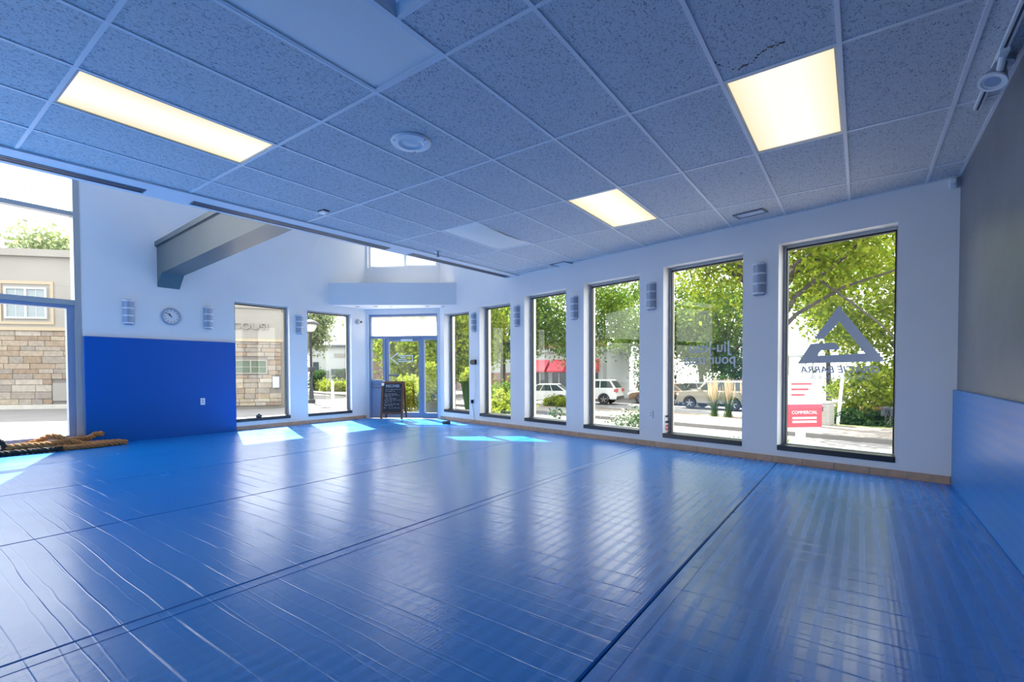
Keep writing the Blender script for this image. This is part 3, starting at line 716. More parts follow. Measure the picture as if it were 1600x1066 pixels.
# ---- wall pads
o = MB().cbox(7.10-4.165, 7.10-2.03, .001, .045, -.0, 1.635, .006).build('wall_pad', 'wallmat_left'); o.matrix_world = FL
tag(o, 'dark blue vinyl wall pad below the clock', 'wall pad')
o = MB().cbox(.02, M0.y - YB - .045, .001, .035, 0.001, .90, .006).build('wall_pad', 'wallmat_right'); o.matrix_world = FR
tag(o, 'bright blue striped vinyl wall pad below the grey wall', 'wall pad')
# ---- sconces
def make_sconce():
    e = empty('wall_sconce', 'x', 'wall sconce', None, 'half-round wall sconces')
    MB().lathe([(.072, 0), (.072, .37)], 14, a0=0, a1=math.pi).build('shade', 'sconce', e, True)
    for z in (0, .118, .236, .352):
        MB().lathe([(.0, z), (.078, z), (.078, z+.020), (0, z+.020)], 14, a0=0, a1=math.pi).build('band', 'sconce_band', e, True)
    MB().box(-.05, .05, .0005, .02, -.015, .385).build('back_plate', 'sconce', e)
    return e
sc = make_sconce()
SP = [(FM, 1.775, 2.005, 'half-round grey sconce between the decal window and the lettered window'), (FM, 3.255, 1.975, 'half-round grey sconce between the lettered window and the white-vehicle window'), (FM, 4.70, 1.955, 'half-round grey sconce between the white-vehicle window and the red-awning window'), (FM, 6.12, 1.945, 'half-round grey sconce between the red-awning window and the garden window'), (FM, 7.455, 1.93, 'half-round grey sconce above the black wall box'),
      (FL, 7.10-2.58, 1.86, 'half-round grey sconce on the clock wall beside the tall glazing'), (FL, 7.10-3.735, 1.87, 'half-round grey sconce between the clock and the stone-facade window'), (FL, 7.10-5.45, 1.885, 'half-round grey sconce between the stone-facade window and the street-lamp window')]
for k, (F_, s_, z_, lb) in enumerate(SP):
    M_ = F_ @ Matrix.Translation((s_, 0, z_))
    if k == 0: sc.matrix_world = M_; sc['label'] = lb
    else: copy_tree(sc, M_, lb)
# ---- clock
c_ = empty('wall_clock', 'round white wall clock with grey rim above the blue pad', 'clock', FL @ Matrix.Translation((7.10-3.165, 0, 2.03)))
MB().lathe([(.118, .002), (.14, .002), (.145, .02), (.135, .035), (.122, .035), (.118, .022)], 36, 'y', caps=False).build('rim', 'sconce', c_, True)
MB().lathe([(.0, .012), (.120, .012), (.120, .002), (0, .002)], 36, 'y').build('dial', 'clock_face', c_)
for k in range(12):
    q = MB(); q.M = Matrix.Rotation(k*math.pi/6, 4, 'Y'); q.box(-.004, .004, .012, .014, .085, .105); q.build('hour_mark', 'plastic_black', c_)
for nm, ang, ln, wd in (('hour_hand', -34, .06, .006), ('minute_hand', -52, .095, .004)):
    # local x runs to the left as seen from the room
    q = MB(); q.M = Matrix.Rotation(math.radians(-ang), 4, 'Y'); q.box(-wd, wd, .015, .018, -.015, ln); q.build(nm, 'plastic_black', c_)
# ---- electrical bits
def outlet(F_, s, z, lab, grp):
    e = empty('wall_outlet', lab, 'outlet', F_ @ Matrix.Translation((s, 0, z)))
    MB().cbox(-.036, .036, .001, .008, -.058, .058, .002).build('cover_plate', 'plastic_white', e)
    for zz in (-.028, .012): MB().cbox(-.016, .016, .008, .010, zz-.002, zz+.024, .001).build('socket', 'sconce', e)
    return e
e = outlet(FL @ Matrix.Translation((0, .045, 0)), 7.10-3.605, .575, 'white outlet plate on the dark blue wall pad', None)
e = outlet(FM, 3.258, .455, 'white outlet plate on the wall below a sconce, between lettered and white-vehicle windows', None)
e = outlet(FM, 7.51, .46, 'white outlet with a black plug beside the garden window', None)
MB().cbox(-.028, .022, .010, .05, -.04, .035, .006).build('plug', 'plastic_black', e)
e = empty('wall_box', 'black box on the wall with a thin cable hanging down to an outlet', 'box', FM @ Matrix.Translation((7.45, 0, 1.285)))
MB().cbox(-.075, .075, .001, .05, -.05, .05, .01).build('body', 'plastic_black', e); MB().cbox(.06, .12, .001, .035, -.04, .035, .006).build('bracket', 'plastic_black', e)
MB().tube([(-.03, .02, -.05), (-.035, .02, -.3), (-.045, .02, -.6), (.0, .02, -.72), (.05, .03, -.80)], .004, 6).build('cable', 'plastic_white', e)
MB().tube([(.05, .035, -.86), (.02, .02, -1.0), (-.03, .03, -1.25), (.10, .15, -1.275), (.25, .30, -1.278)], .004, 6).build('cable', 'plastic_black', e)
p = Vector((*MP(7.72), 0)) + Vector((NI.x, NI.y, 0))*.52
e = empty('power_adapter', 'small black adapter lying on the mat near the entrance', 'adapter', T(p.x, p.y, 0.0005, .3))
MB().cbox(-.09, .0, -.03, .03, 0, .06, .006).build('block', 'plastic_black', e); MB().cbox(.015, .07, -.025, .025, 0, .075, .006).build('plug', 'plastic_black', e); MB().box(-.002, .018, -.01, .01, .01, .03).build('lead', 'plastic_black', e)
e = empty('door_bell', 'small round grey bell on the wall beside the entrance', 'bell', FL @ Matrix.Translation((7.10-6.87, 0, 2.245)))
MB().lathe([(.055, .001), (.058, .02), (.045, .04), (.0, .048)], 20, 'y').build('dome', 'alu', e, True); MB().cbox(-.10, -.05, .001, .04, -.02, .02, .005).build('knob', 'plastic_black', e)
# alarm stickers on a window reveal
e = empty('reveal_sticker', 'pair of small black and red stickers on the lettered window reveal', 'sticker', FM @ Matrix.Translation((3.0655, -.10, .22)))
MB().cbox(-.002, 0, -.055, .055, .005, .235, .0005).build('backing', 'sign_white', e)
MB().lathe([(0, -.0035), (.04, -.0035), (.04, -.0025), (0, -.0025)], 18, 'x', c=(0, 0, .055)).build('red_disc', 'sticker_red', e)
MB().box(-.0035, -.0025, -.045, .045, .12, .15).build('black_bar', 'plastic_black', e); MB().box(-.0035, -.0025, -.04, .04, .20, .23).build('black_bar', 'plastic_black', e)
MB().box(-.0045, -.0036, -.02, .02, .045, .065).build('white_mark', 'decal_white', e)
# small dark object on the stone-facade window sill and green leaves at the garden window
e = empty('sill_gadget', 'small dark rounded gadget on the sill of the stone-facade window', 'gadget', FL @ Matrix.Translation((7.10-4.62, -.05, .213)))
MB().cbox(-.05, .05, -.03, .03, 0, .055, .012).build('body', 'beam_dark', e); MB().cbox(-.02, .02, -.02, .02, .054, .075, .006).build('knob', 'beam_dark', e)

# ---- chalkboard A-frame
cbp = Vector((-8.575, 7.146, 0)); F_ = frame((cbp.x, cbp.y), (A_-B_))
e = empty('chalkboard_sign', 'wooden A-frame chalkboard with handwritten text in front of the entrance door', 'sign', F_)
W2, Hb = .265, .87
Tl = Matrix.Rotation(math.radians(7), 4, 'X') ; Tb = Matrix.Rotation(math.radians(-9), 4, 'X') 
def lean(mb, back=False): mb.M = Matrix.Translation((0, (-.10 if not back else -.13), Hb)) @ (Tb if back else Tl) @ Matrix.Translation((0, 0, -Hb)); return mb
for x in (-W2, W2-.045): lean(MB()).box(x, x+.045, -.012, .012, .01, Hb).build('stile', 'wood_frame', e)
lean(MB()).box(-W2+.045, W2-.045, -.012, .012, Hb-.05, Hb).build('top_rail', 'wood_frame', e)
lean(MB()).box(-W2+.045, W2-.045, -.012, .012, .12, .165).build('bottom_rail', 'wood_frame', e)
for x in (-W2, W2-.045): lean(MB(), True).box(x, x+.045, -.03, -.008, .01, Hb).build('rear_leg', 'wood_frame', e)
bd = lean(MB()).box(-W2+.045, W2-.045, -.004, .004, .165, Hb-.05).build('board', 'chalkboard', e)
Mx = Matrix.Translation((0, -.10, Hb)) @ Tl @ Matrix.Translation((0, .0052, -Hb)) @ Matrix.Rotation(math.pi, 4, 'Z')
text_mesh('DISCOVER', .085, 'lettering', 'chalk', bd, Mx @ Matrix.Translation((0, 0, .735)), .0005, xs=.82)
rr = random.Random(3)
for z, x0, x1 in ((.685, -.17, .19), (.645, -.16, .08), (.585, -.17, .12), (.555, -.19, .19), (.52, -.17, .0), (.475, -.15, .06), (.44, -.18, .18), (.40, -.17, .02), (.35, -.19, .16), (.315, -.17, .04), (.265, -.2, -.10), (.262, -.07, .18)):
    q = MB(); q.M = Mx; x = x0; 
    while x < x1 - .02:
        wl = rr.uniform(.03, .075); n_ = int(wl/.006); pts = [(x + i*.006, -.0006, z + rr.uniform(-.009, .011)) for i in range(n_+1)]
        if len(pts) > 2: q.tube(pts, .0024, 4)
        x += wl + .02
    q.build('chalk_line', 'chalk', bd)['kind'] = 'stuff'
lean(MB()).cbox(.20, .262, .012, .018, Hb-.10, Hb-.035, .002).build('tag', 'plastic_white', e)

# ---- ropes
def rope(name, label, path, r, m, group=None):
    # resample catmull-rom
    P = [Vector(p) for p in path]; pts = []
    for i in range(len(P)-1):
        p0, p1, p2, p3 = P[max(i-1, 0)], P[i], P[i+1], P[min(i+2, len(P)-1)]
        n_ = max(4, int((p2-p1).length/.014))
        for k in range(n_):
            t = k/n_; pts.append(.5*((2*p1) + (-p0+p2)*t + (2*p0-5*p1+4*p2-p3)*t*t + (-p0+3*p1-3*p2+p3)*t**3))
    pts.append(P[-1])
    e = empty(name, label, 'rope', T(*P[0]), group); o0 = P[0]
    for st_ in range(3):
        s = 0; q = []; a = None
        for i, p in enumerate(pts):
            t = (pts[min(i+1, len(pts)-1)] - pts[max(i-1, 0)]).normalized()
            if i: s += (pts[i]-pts[i-1]).length
            x = Vector((0, 0, 1)) - t*t.z; x = x.normalized() if x.length > .05 else Vector((1, 0, 0)); y = t.cross(x)
            an = s/(r*4.2)*2*math.pi + st_*2*math.pi/3
            q.append(p - o0 + (x*math.cos(an) + y*math.sin(an))*r*.55)
        MB().tube(q, r*.47, 6).build('strand', m, e, True)
z = .028
z = .04
rope('battle_rope', 'thick tan twisted rope heaped on the floor by the tall glazing', [(-9.20, .90, z), (-9.16, 1.20, z), (-9.18, 1.55, z), (-9.22, 1.85, z), (-9.18, 2.18, z), (-9.10, 2.36, z), (-9.02, 2.22, z+.005), (-9.04, 1.95, z+.02), (-9.08, 1.78, .13), (-9.14, 1.62, .20), (-9.20, 1.48, .14), (-9.15, 1.32, .10), (-9.08, 1.18, .10), (-9.05, 1.32, .11), (-9.05, 1.5, .10), (-9.06, 1.65, .11), (-9.12, 1.85, .13), (-9.22, 2.02, .12), (-9.28, 2.12, .16), (-9.24, 2.20, .17)], .042, 'rope_tan')
rope('battle_rope', 'short tan twisted rope end lying in front of the rope heap', [(-9.02, 1.62, z), (-8.95, 1.78, z), (-8.93, 2.0, z), (-8.96, 2.2, z), (-9.0, 2.42, z)], .04, 'rope_tan')
rope('battle_rope', 'dark brown twisted rope along the front of the tan rope heap', [(-9.0, .60, z), (-8.96, 1.0, z), (-8.97, 1.2, z), (-8.95, 1.40, z), (-8.92, 1.58, z), (-8.92, 1.68, z)], .038, 'rope_black')
rope('battle_rope', 'black rope standing up in a loop at the end of the rope heap', [(-9.10, .84, z), (-9.14, .84, .12), (-9.13, .92, .21), (-9.11, 1.02, .23), (-9.09, 1.12, .18), (-9.08, 1.15, .09), (-9.09, 1.10, .04)], .035, 'rope_black')

# ------------------------------------------------------------------ glass decals (read from the street, so reversed from inside)
GP = -.1825
e = empty('triangle_decal', 'large grey triangle emblem on the glass of the window beside the grey wall', 'decal', FM @ Matrix.Translation((.99, GP, 1.165)))
tri = [(1.001,1.806),(0.578,1.178),(1.410,1.165),(1.274,1.394),(1.031,1.397),(0.981,1.320),(1.180,1.312),(1.199,1.254),(0.751,1.266),(0.993,1.627),(1.150,1.443),(1.240,1.448)]
MB().prism([(x-.99, z-1.165) for x, z in tri], 0, .001, 'y').build('emblem', 'decal_grey', e)
text_mesh('GRACIE BARRA', .108, 'lettering', 'decal_grey', e, Matrix.Translation((.002, .0005, -.107)), .0005, shear=.25, bold=.003, xs=1.02)
text_mesh('CARLOS GRACIE JR.', .066, 'lettering', 'decal_grey', e, Matrix.Translation((0, .0005, -.178)), .0005, shear=.25, xs=1.02)
e = empty('lettering_decal', 'two lines of reversed grey lettering on a window between two sconces', 'decal', FM @ Matrix.Translation((2.49, GP, 1.18)))
text_mesh('Jiu-Jitsu', .21, 'lettering', 'decal_grey', e, Matrix.Translation((0, .0005, .155)), .0005, bold=.002, xs=.92)
text_mesh('pour tous', .19, 'lettering', 'decal_grey', e, Matrix.Translation((0, .0005, .0)), .0005, bold=.002, xs=.95)

# ------------------------------------------------------------------ outside
GZ = -1.2
def OUT(s, n, z=GZ):  # s along the main wall to the left, n outwards
    return (M0.x + TD.x*s - NI.x*n, M0.y + TD.y*s - NI.y*n, z)
g_ = MB().box(-120, 90, -60, 140, GZ-.3, GZ).build('ground', 'road'); tag(g_, 'pale sunlit street surface around the building', 'ground', kind='structure')
def strip(name, n0, n1, z, m, label, s0=-30, s1=60, cat='pavement'):
    o = MB().prism([OUT(s0, n0)[:2], OUT(s1, n0)[:2], OUT(s1, n1)[:2], OUT(s0, n1)[:2]], GZ-.05, GZ+z).build(name, m); return tag(o, label, cat, kind='structure')
strip('planting_bed', .35, 2.2, .25, 'soil', 'narrow soil bed along the foot of the window wall', -8, 8.2, 'bed')
kb = strip('kerb', 12.35, 12.75, .15, 'kerb', 'long concrete kerb across the street from the window wall', cat='kerb')
sw = strip('sidewalk', 12.75, 15.9, .13, 'kerb', 'pale sidewalk across the street from the window wall')
sl = None
for k in range(24):
    if sl is None:
        sl = MB().cbox(0, 1.49, -3.13, 0, 0, .03, .008).build('slab', 'pale_slab', sw); base = OUT(-6, 12.76, GZ+.12)
        sl.location = base; sl.rotation_euler = (0, 0, math.atan2(TD.y, TD.x))
    else:
        c = share(sl, 'slab', sw, OUT(-6 + 1.5*k, 12.76, GZ+.12), math.atan2(TD.y, TD.x))
strip('garden_bed', 15.9, 17.0, .12, 'soil', 'strip of earth with ornamental grasses behind the far sidewalk', 8, 30, 'bed')
strip('garden_bed', 15.9, 26.0, .12, 'grass', 'shady garden plot behind the far sidewalk', -20, 7.2, 'bed')
strip('parking_lot', 17.0, 40, .02, 'asphalt', 'grey parking lot with parked cars', 7.2, 60)
ld = MB().prism([(-9.65, 7.0), (-7.7, 8.25), (-8.9, 11.2), (-13.5, 8.8), (-13.5, 3.8), (-9.65, 3.8)], GZ-.05, -.14).build('landing', 'pale_slab'); tag(ld, 'raised concrete landing outside the entrance', 'landing', kind='structure')
lv = MB().box(-18.5, -13.5, -6, 9, GZ-.05, GZ+.14).build('sidewalk', 'pale_slab'); tag(lv, 'pale sidewalk along the street by the stone building', 'pavement', kind='structure')

rng = np.random.default_rng(11)
def leaf_mesh(name, centers, size, m, parent, flat=0.0):
    n = len(centers); C = np.asarray(centers, float)
    a = rng.normal(size=(n, 3)); a[:, 2] *= (1-flat); a /= np.linalg.norm(a, axis=1)[:, None]
    b = rng.normal(size=(n, 3)); b -= a*(a*b).sum(1)[:, None]; b /= np.linalg.norm(b, axis=1)[:, None]
    s = size * rng.uniform(.6, 1.3, size=(n, 1))
    V = np.stack([C - a*s, C + b*s*.5, C + a*s, C - b*s*.5], 1).reshape(-1, 3)
    me = bpy.data.meshes.new(name); me.vertices.add(4*n); me.vertices.foreach_set('co', V.ravel().astype(np.float32))
    me.loops.add(4*n); me.loops.foreach_set('vertex_index', np.arange(4*n, dtype=np.int32))
    me.polygons.add(n); me.polygons.foreach_set('loop_start', np.arange(0, 4*n, 4, dtype=np.int32)); me.polygons.foreach_set('loop_total', np.full(n, 4, dtype=np.int32))
    me.update(); me.validate(); me.materials.append(MATS[m])
    o = bpy.data.objects.new(name, me); COL.objects.link(o); o.parent = parent; return o
def blob_points(K, N, rx, ry, rz, cz, cs, shell=.55):
    d = rng.normal(size=(K, 3)); d /= np.linalg.norm(d, axis=1)[:, None]
    r = rng.uniform(shell**3, 1, size=(K, 1))**(1/3)
    c = d*r*np.array([rx, ry, rz]) + np.array([0, 0, cz])
    idx = rng.integers(0, K, N); return c, c[idx] + rng.normal(size=(N, 3))*cs
def tree(label, x, y, z0, trunk_h, crown, K, N, leaf, m, tr=.16, cs=.55, name='tree', group='trees across the street'):
    rx, ry, rz, cz = crown
    e = empty(name, label, 'tree', T(x, y, z0), group)
    c, pts = blob_points(K, N, rx, ry, rz, cz, cs)
    q = MB(); top = (rng.uniform(-.2, .2), rng.uniform(-.2, .2), trunk_h)
    q.tube([(0, 0, -.05), (rng.uniform(-.08, .08), rng.uniform(-.08, .08), trunk_h*.5), top, (top[0]*1.5, top[1]*1.5, cz)], [tr*1.25, tr, tr*.85, tr*.4], 9)
    for k in range(min(K, 16)):
        t = Vector(tuple(c[k])); a = Vector(top) + Vector((0, 0, rng.uniform(-.1, .5)*max(.3, cz-trunk_h))); md = a.lerp(t, .5) + Vector((0, 0, .3+.1*rz))
        q.tube([a, md, t], [tr*.45, tr*.28, tr*.10], 5)
    q.build('trunk', 'bark', e, True); leaf_mesh('foliage', pts, leaf, m, e)
    return e
def bush(label, x, y, z0, rx, ry, rz, K, N, leaf, m, cs=.2, name='shrub', group=None, stems=6, m2=None):
    e = empty(name, label, 'shrub', T(x, y, z0), group)
    c, pts = blob_points(K, N, rx, ry, rz, rz*.95, cs, .3); pts[:, 2] = np.abs(pts[:, 2])
    q = MB()
    for k in range(stems):
        t = c[k % K]; q.tube([(t[0]*.15, t[1]*.15, -.04), (t[0]*.4, t[1]*.4, t[2]*.5), tuple(t)], [.03*rz, .02*rz, .008*rz], 5)
    q.build('stems', 'bark', e); leaf_mesh('foliage', pts, leaf, m, e)
    if m2: leaf_mesh('blossom', blob_points(K, N//4, rx, ry, rz, rz, cs, .7)[1], leaf*.8, m2, e)
    return e
def flat(p): return p[0], p[1]
x, y, _ = OUT(7.0, 14.4)
big = tree('big street tree whose branches reach across the triangle-decal window', *flat(OUT(7.1, 14.9)), GZ+.1, 4.6, (4.2, 4.2, 2.6, 7.6), 80, 17000, .115, 'leaf_lime', .26, .6)
q = MB()   # long limbs sweeping towards the right
b0 = Vector(OUT(6.9, 14.8, 3.2)) - Vector(big.location)
def P3(s, n, z): return Vector(OUT(s, n, z)) - Vector(big.location)
for pth, rr_ in (([P3(7.1, 14.9, 2.2), P3(6.0, 14.6, 4.0), P3(4.6, 14.4, 5.0), P3(2.6, 14.2, 6.6)], [.13, .09, .07, .04]), ([P3(7.1, 14.9, 2.2), P3(6.0, 14.7, 3.3), P3(4.4, 14.4, 4.1), P3(2.3, 14.2, 4.6)], [.11, .08, .05, .03]), ([P3(5.2, 14.5, 4.5), P3(4.2, 14.3, 3.6), P3(3.2, 14.2, 2.6), P3(2.6, 14.2, 1.8)], [.05, .04, .03, .015]), ([P3(7.1, 14.9, 1.8), P3(6.4, 14.5, 5.6), P3(5.6, 14.2, 8.0)], [.17, .13, .1])):
    q.tube(pth, rr_, 7)
q.build('limb', 'bark', big, True)
tree('bright backlit tree behind the garden plot', *flat(OUT(3.6, 22.5)), GZ+.1, 2.6, (4.2, 4.2, 3.4, 5.9), 80, 18000, .12, 'leaf_lime', .22, .6)
tree('leafy tree standing at the end of the garden plot', *flat(OUT(.2, 24.5)), GZ+.1, 2.6, (4.0, 4.0, 3.2, 6.3), 60, 11000, .13, 'leaf_lime', .2, .6)
tree('slim tree at the edge of the lot with yellow-green leaves', *flat(OUT(8.2, 27.5)), GZ, 3.4, (2.6, 2.6, 2.2, 6.8), 26, 2600, .17, 'leaf_mid', .14, .5)
tree('round tree behind the tan vehicle', *flat(OUT(14.6, 27.5)), GZ, 2.4, (2.7, 2.7, 3.3, 5.4), 60, 13000, .12, 'leaf_mid', .2, .5)
tree('broad dark tree behind the parked white vehicle', *flat(OUT(21.6, 29.5)), GZ, 2.6, (4.4, 4.4, 4.2, 6.6), 74, 17000, .14, 'leaf_mid', .25, .6)
tree('pale leafy tree beside the dark parked car', *flat(OUT(18.2, 31.5)), GZ, 2.6, (2.6, 2.6, 3.0, 5.2), 40, 6000, .18, 'leaf_lime', .2, .5)
tree('tall dense tree hanging over the lot with leaves above the awnings', *flat(OUT(20.8, 19.0)), GZ, 3.6, (3.6, 3.6, 2.7, 6.0), 70, 14000, .11, 'leaf_mid', .2, .5)
tree('tree with brown-tinged leaves in front of the awning shop', *flat(OUT(24.5, 15.5)), GZ, 3.2, (3.2, 3.2, 2.8, 5.6), 54, 8500, .15, 'leaf_mid', .2, .5)
tree('garden tree beside the entrance with light green leaves', *flat(OUT(20.5, 8.5)), GZ, 2.6, (2.7, 2.7, 2.4, 4.6), 46, 8000, .13, 'leaf_lime', .15, .45)
tree('garden tree behind the entrance sidelight', -21.8, 20.4, GZ, 2.2, (2.5, 2.5, 2.4, 4.0), 60, 9000, .16, 'leaf_lime', .2, .5)
tree('dark tree far behind the entrance', -33, 33, GZ, 2.5, (6, 6, 3.6, 5.0), 60, 8000, .26, 'leaf_mid', .3, .8)
tree('pale tree behind the roof of the stone building', -60.0, 13.6, GZ, 9, (6.5, 6.5, 4.8, 10.8), 90, 12000, .26, 'leaf_pale', .4, .8, group='trees on the stone-building side')
tree('pale tree behind the street lamp', -47.5, 28.0, GZ, 4.5, (2.9, 2.9, 3.0, 7.2), 46, 6000, .22, 'leaf_pale', .3, .55, group='trees on the stone-building side')
# shrubs and plants
bush('big leafy yellow-green bush by the bicycle', *flat(OUT(4.35, 18.6)), GZ+.1, 1.7, 1.5, 1.15, 44, 6500, .10, 'leaf_lime', .22)
bush('low dark undergrowth in front of the leafy bush', *flat(OUT(4.3, 17.0)), GZ+.1, 1.3, .5, .28, 26, 2000, .08, 'leaf_dark', .12)
bush('dark conical bush beside the tan vehicle roof', *flat(OUT(13.1, 25.2)), GZ, 1.1, 1.1, 1.65, 36, 4200, .11, 'leaf_dark', .22)
bush('dark round bush behind the white vehicle', *flat(OUT(19.4, 26.5)), GZ, 1.3, 1.3, 1.75, 36, 4500, .12, 'leaf_dark', .25)
PL = [(.55, 3.3, .85, 'spindly young plant outside the triangle-decal window, its leaves sparse', 30, 'leaf_dark', .25), (1.0, 3.0, .80, 'small sparse plant next to the spindly one outside the decal window', 22, 'leaf_dark', .2), (2.25, 2.4, 1.02, 'low leafy plant outside the lettered window', 260, 'leaf_mid', .5), (2.75, 2.2, .98, 'low bluish plant outside the lettered window', 160, 'leaf_dark', .35)]
for s_, n_, h_, lb, N_, m_, rx in PL:
    bush(lb, *flat(OUT(s_, n_)), GZ+.2, rx, rx, h_*.5, 14, N_, .045, m_, .06, 'garden_plant', 'plants outside the window wall', 9)
bush('white-flowered shrub outside the white-vehicle window', *flat(OUT(4.6, 1.6)), GZ+.2, .8, .5, .66, 40, 4200, .035, 'leaf_dark', .10, group='plants outside the window wall', m2='leaf_white')
bush('thin grassy plant outside the red-awning window', *flat(OUT(7.0, 1.9)), GZ+.2, .45, .3, .62, 14, 260, .05, 'leaf_dark', .06, group='plants outside the window wall')
bush('yellow-leaved shrub outside the garden window', *flat(OUT(9.7, 2.6)), GZ+.1, .7, .55, .78, 44, 5200, .05, 'leaf_hedge', .10, group='plants outside the window wall')
bush('tall green shrub at the back of the garden', *flat(OUT(12.3, 5.2)), GZ, .9, .8, 1.15, 44, 5500, .06, 'leaf_mid', .14)
bush('bright green shrub outside the red-awning window, across the street', *flat(OUT(19.3, 15.7)), GZ+.1, 1.3, .4, .30, 40, 3800, .07, 'leaf_hedge', .12)
bush('lime green potted shrub outside the entrance sidelight', -10.15, 9.95, -.14+.36, .36, .36, .56, 40, 5500, .035, 'leaf_hedge', .08)
bush('lime green shrub outside the entrance door', -11.35, 10.10, -.14, .55, .5, .52, 44, 6000, .045, 'leaf_hedge', .10)
e = empty('planter_pot', 'dark round planter pot under the lime shrub outside the sidelight', 'pot', T(-10.15, 9.95, -.14))
MB().lathe([(.20, 0), (.26, .34), (.28, .34), (.28, .38), (.24, .38), (.22, .33), (0, .33)], 20).build('pot', 'pot_green', e, True); MB().lathe([(0, .35), (.235, .35), (.235, .33), (0, .33)], 16).build('soil', 'soil', e)
# topiary cone beside window 6
e = empty('planter_pot', 'tall tapering dark green planter outside the window closest to the entrance', 'pot', T(-8.36, 9.6, -.14))
MB().lathe([(.10, 0), (.24, .92), (.26, .92), (.26, .98), (.22, .98), (.20, .90), (0, .90)], 16).build('pot', 'leaf_dark', e, True); MB().lathe([(0, .92), (.205, .92), (.205, .9), (0, .9)], 12).build('soil', 'soil', e)
bush('clipped bright shrub growing in the tall tapering planter', -8.36, 9.6, .78, .2, .2, .18, 24, 1500, .03, 'leaf_hedge', .05)
e = empty('sill_plant', 'small bright green leafy plant against the garden window', 'plant', T(*OUT(7.10, .52), 0)); e.location.z = GZ + .25
q = MB()
for k in range(7): a = k*.9; q.tube([(0, 0, -.05), (.05*math.cos(a), .03*math.sin(a), .7), (.14*math.cos(a), .06*math.sin(a), 1.18+.03*(k % 3))], [.012, .01, .006], 5)
q.build('stems', 'leaf_mid', e); leaf_mesh('foliage', rng.normal(size=(420, 3))*np.array([.10, .06, .07]) + np.array([0, 0, 1.22]), .045, 'leaf_hedge', e)

# ornamental grasses
def grass_tuft(label, x, y, h):
    e = empty('ornamental_grass', label, 'grass', T(x, y, GZ+.11), 'ornamental grasses on the far kerb')
    b = MB(); pl = MB()
    for k in range(90):
        a = rng.uniform(0, 6.28); l = rng.uniform(.15, .6)*h*.55; hh = h*rng.uniform(.45, .75)
        b.tube([(rng.normal()*.11, rng.normal()*.11, 0), (l*.4*math.cos(a), l*.4*math.sin(a), hh*.6), (l*math.cos(a), l*math.sin(a), hh)], [.008, .007, .002], 3)
    for k in range(46):
        a = rng.uniform(0, 6.28); l = rng.uniform(.05, .42)*h*.45; hh = h*rng.uniform(.8, 1.08)
        p0 = (l*.35*math.cos(a), l*.35*math.sin(a), hh*.35); p1 = (l*.9*math.cos(a), l*.9*math.sin(a), hh*.72); p2 = (l*1.05*math.cos(a), l*1.05*math.sin(a), hh)
        pl.tube([p0, p1, tuple(.5*(np.array(p1)+np.array(p2))), p2], [.004, .010, .017, .003], 4)
    b.build('blades', 'leaf_mid', e); pl.build('plumes', 'grass_plume', e)
grass_tuft('feathery grass tuft farthest from the decal window, before the tan vehicle', -5.60, 24.0, 1.75)
grass_tuft('feathery grass tuft in the middle, before the rear of the tan vehicle', -5.0, 24.2, 1.75)
grass_tuft('feathery grass tuft nearest the big street tree', -4.25, 24.45, 1.8)

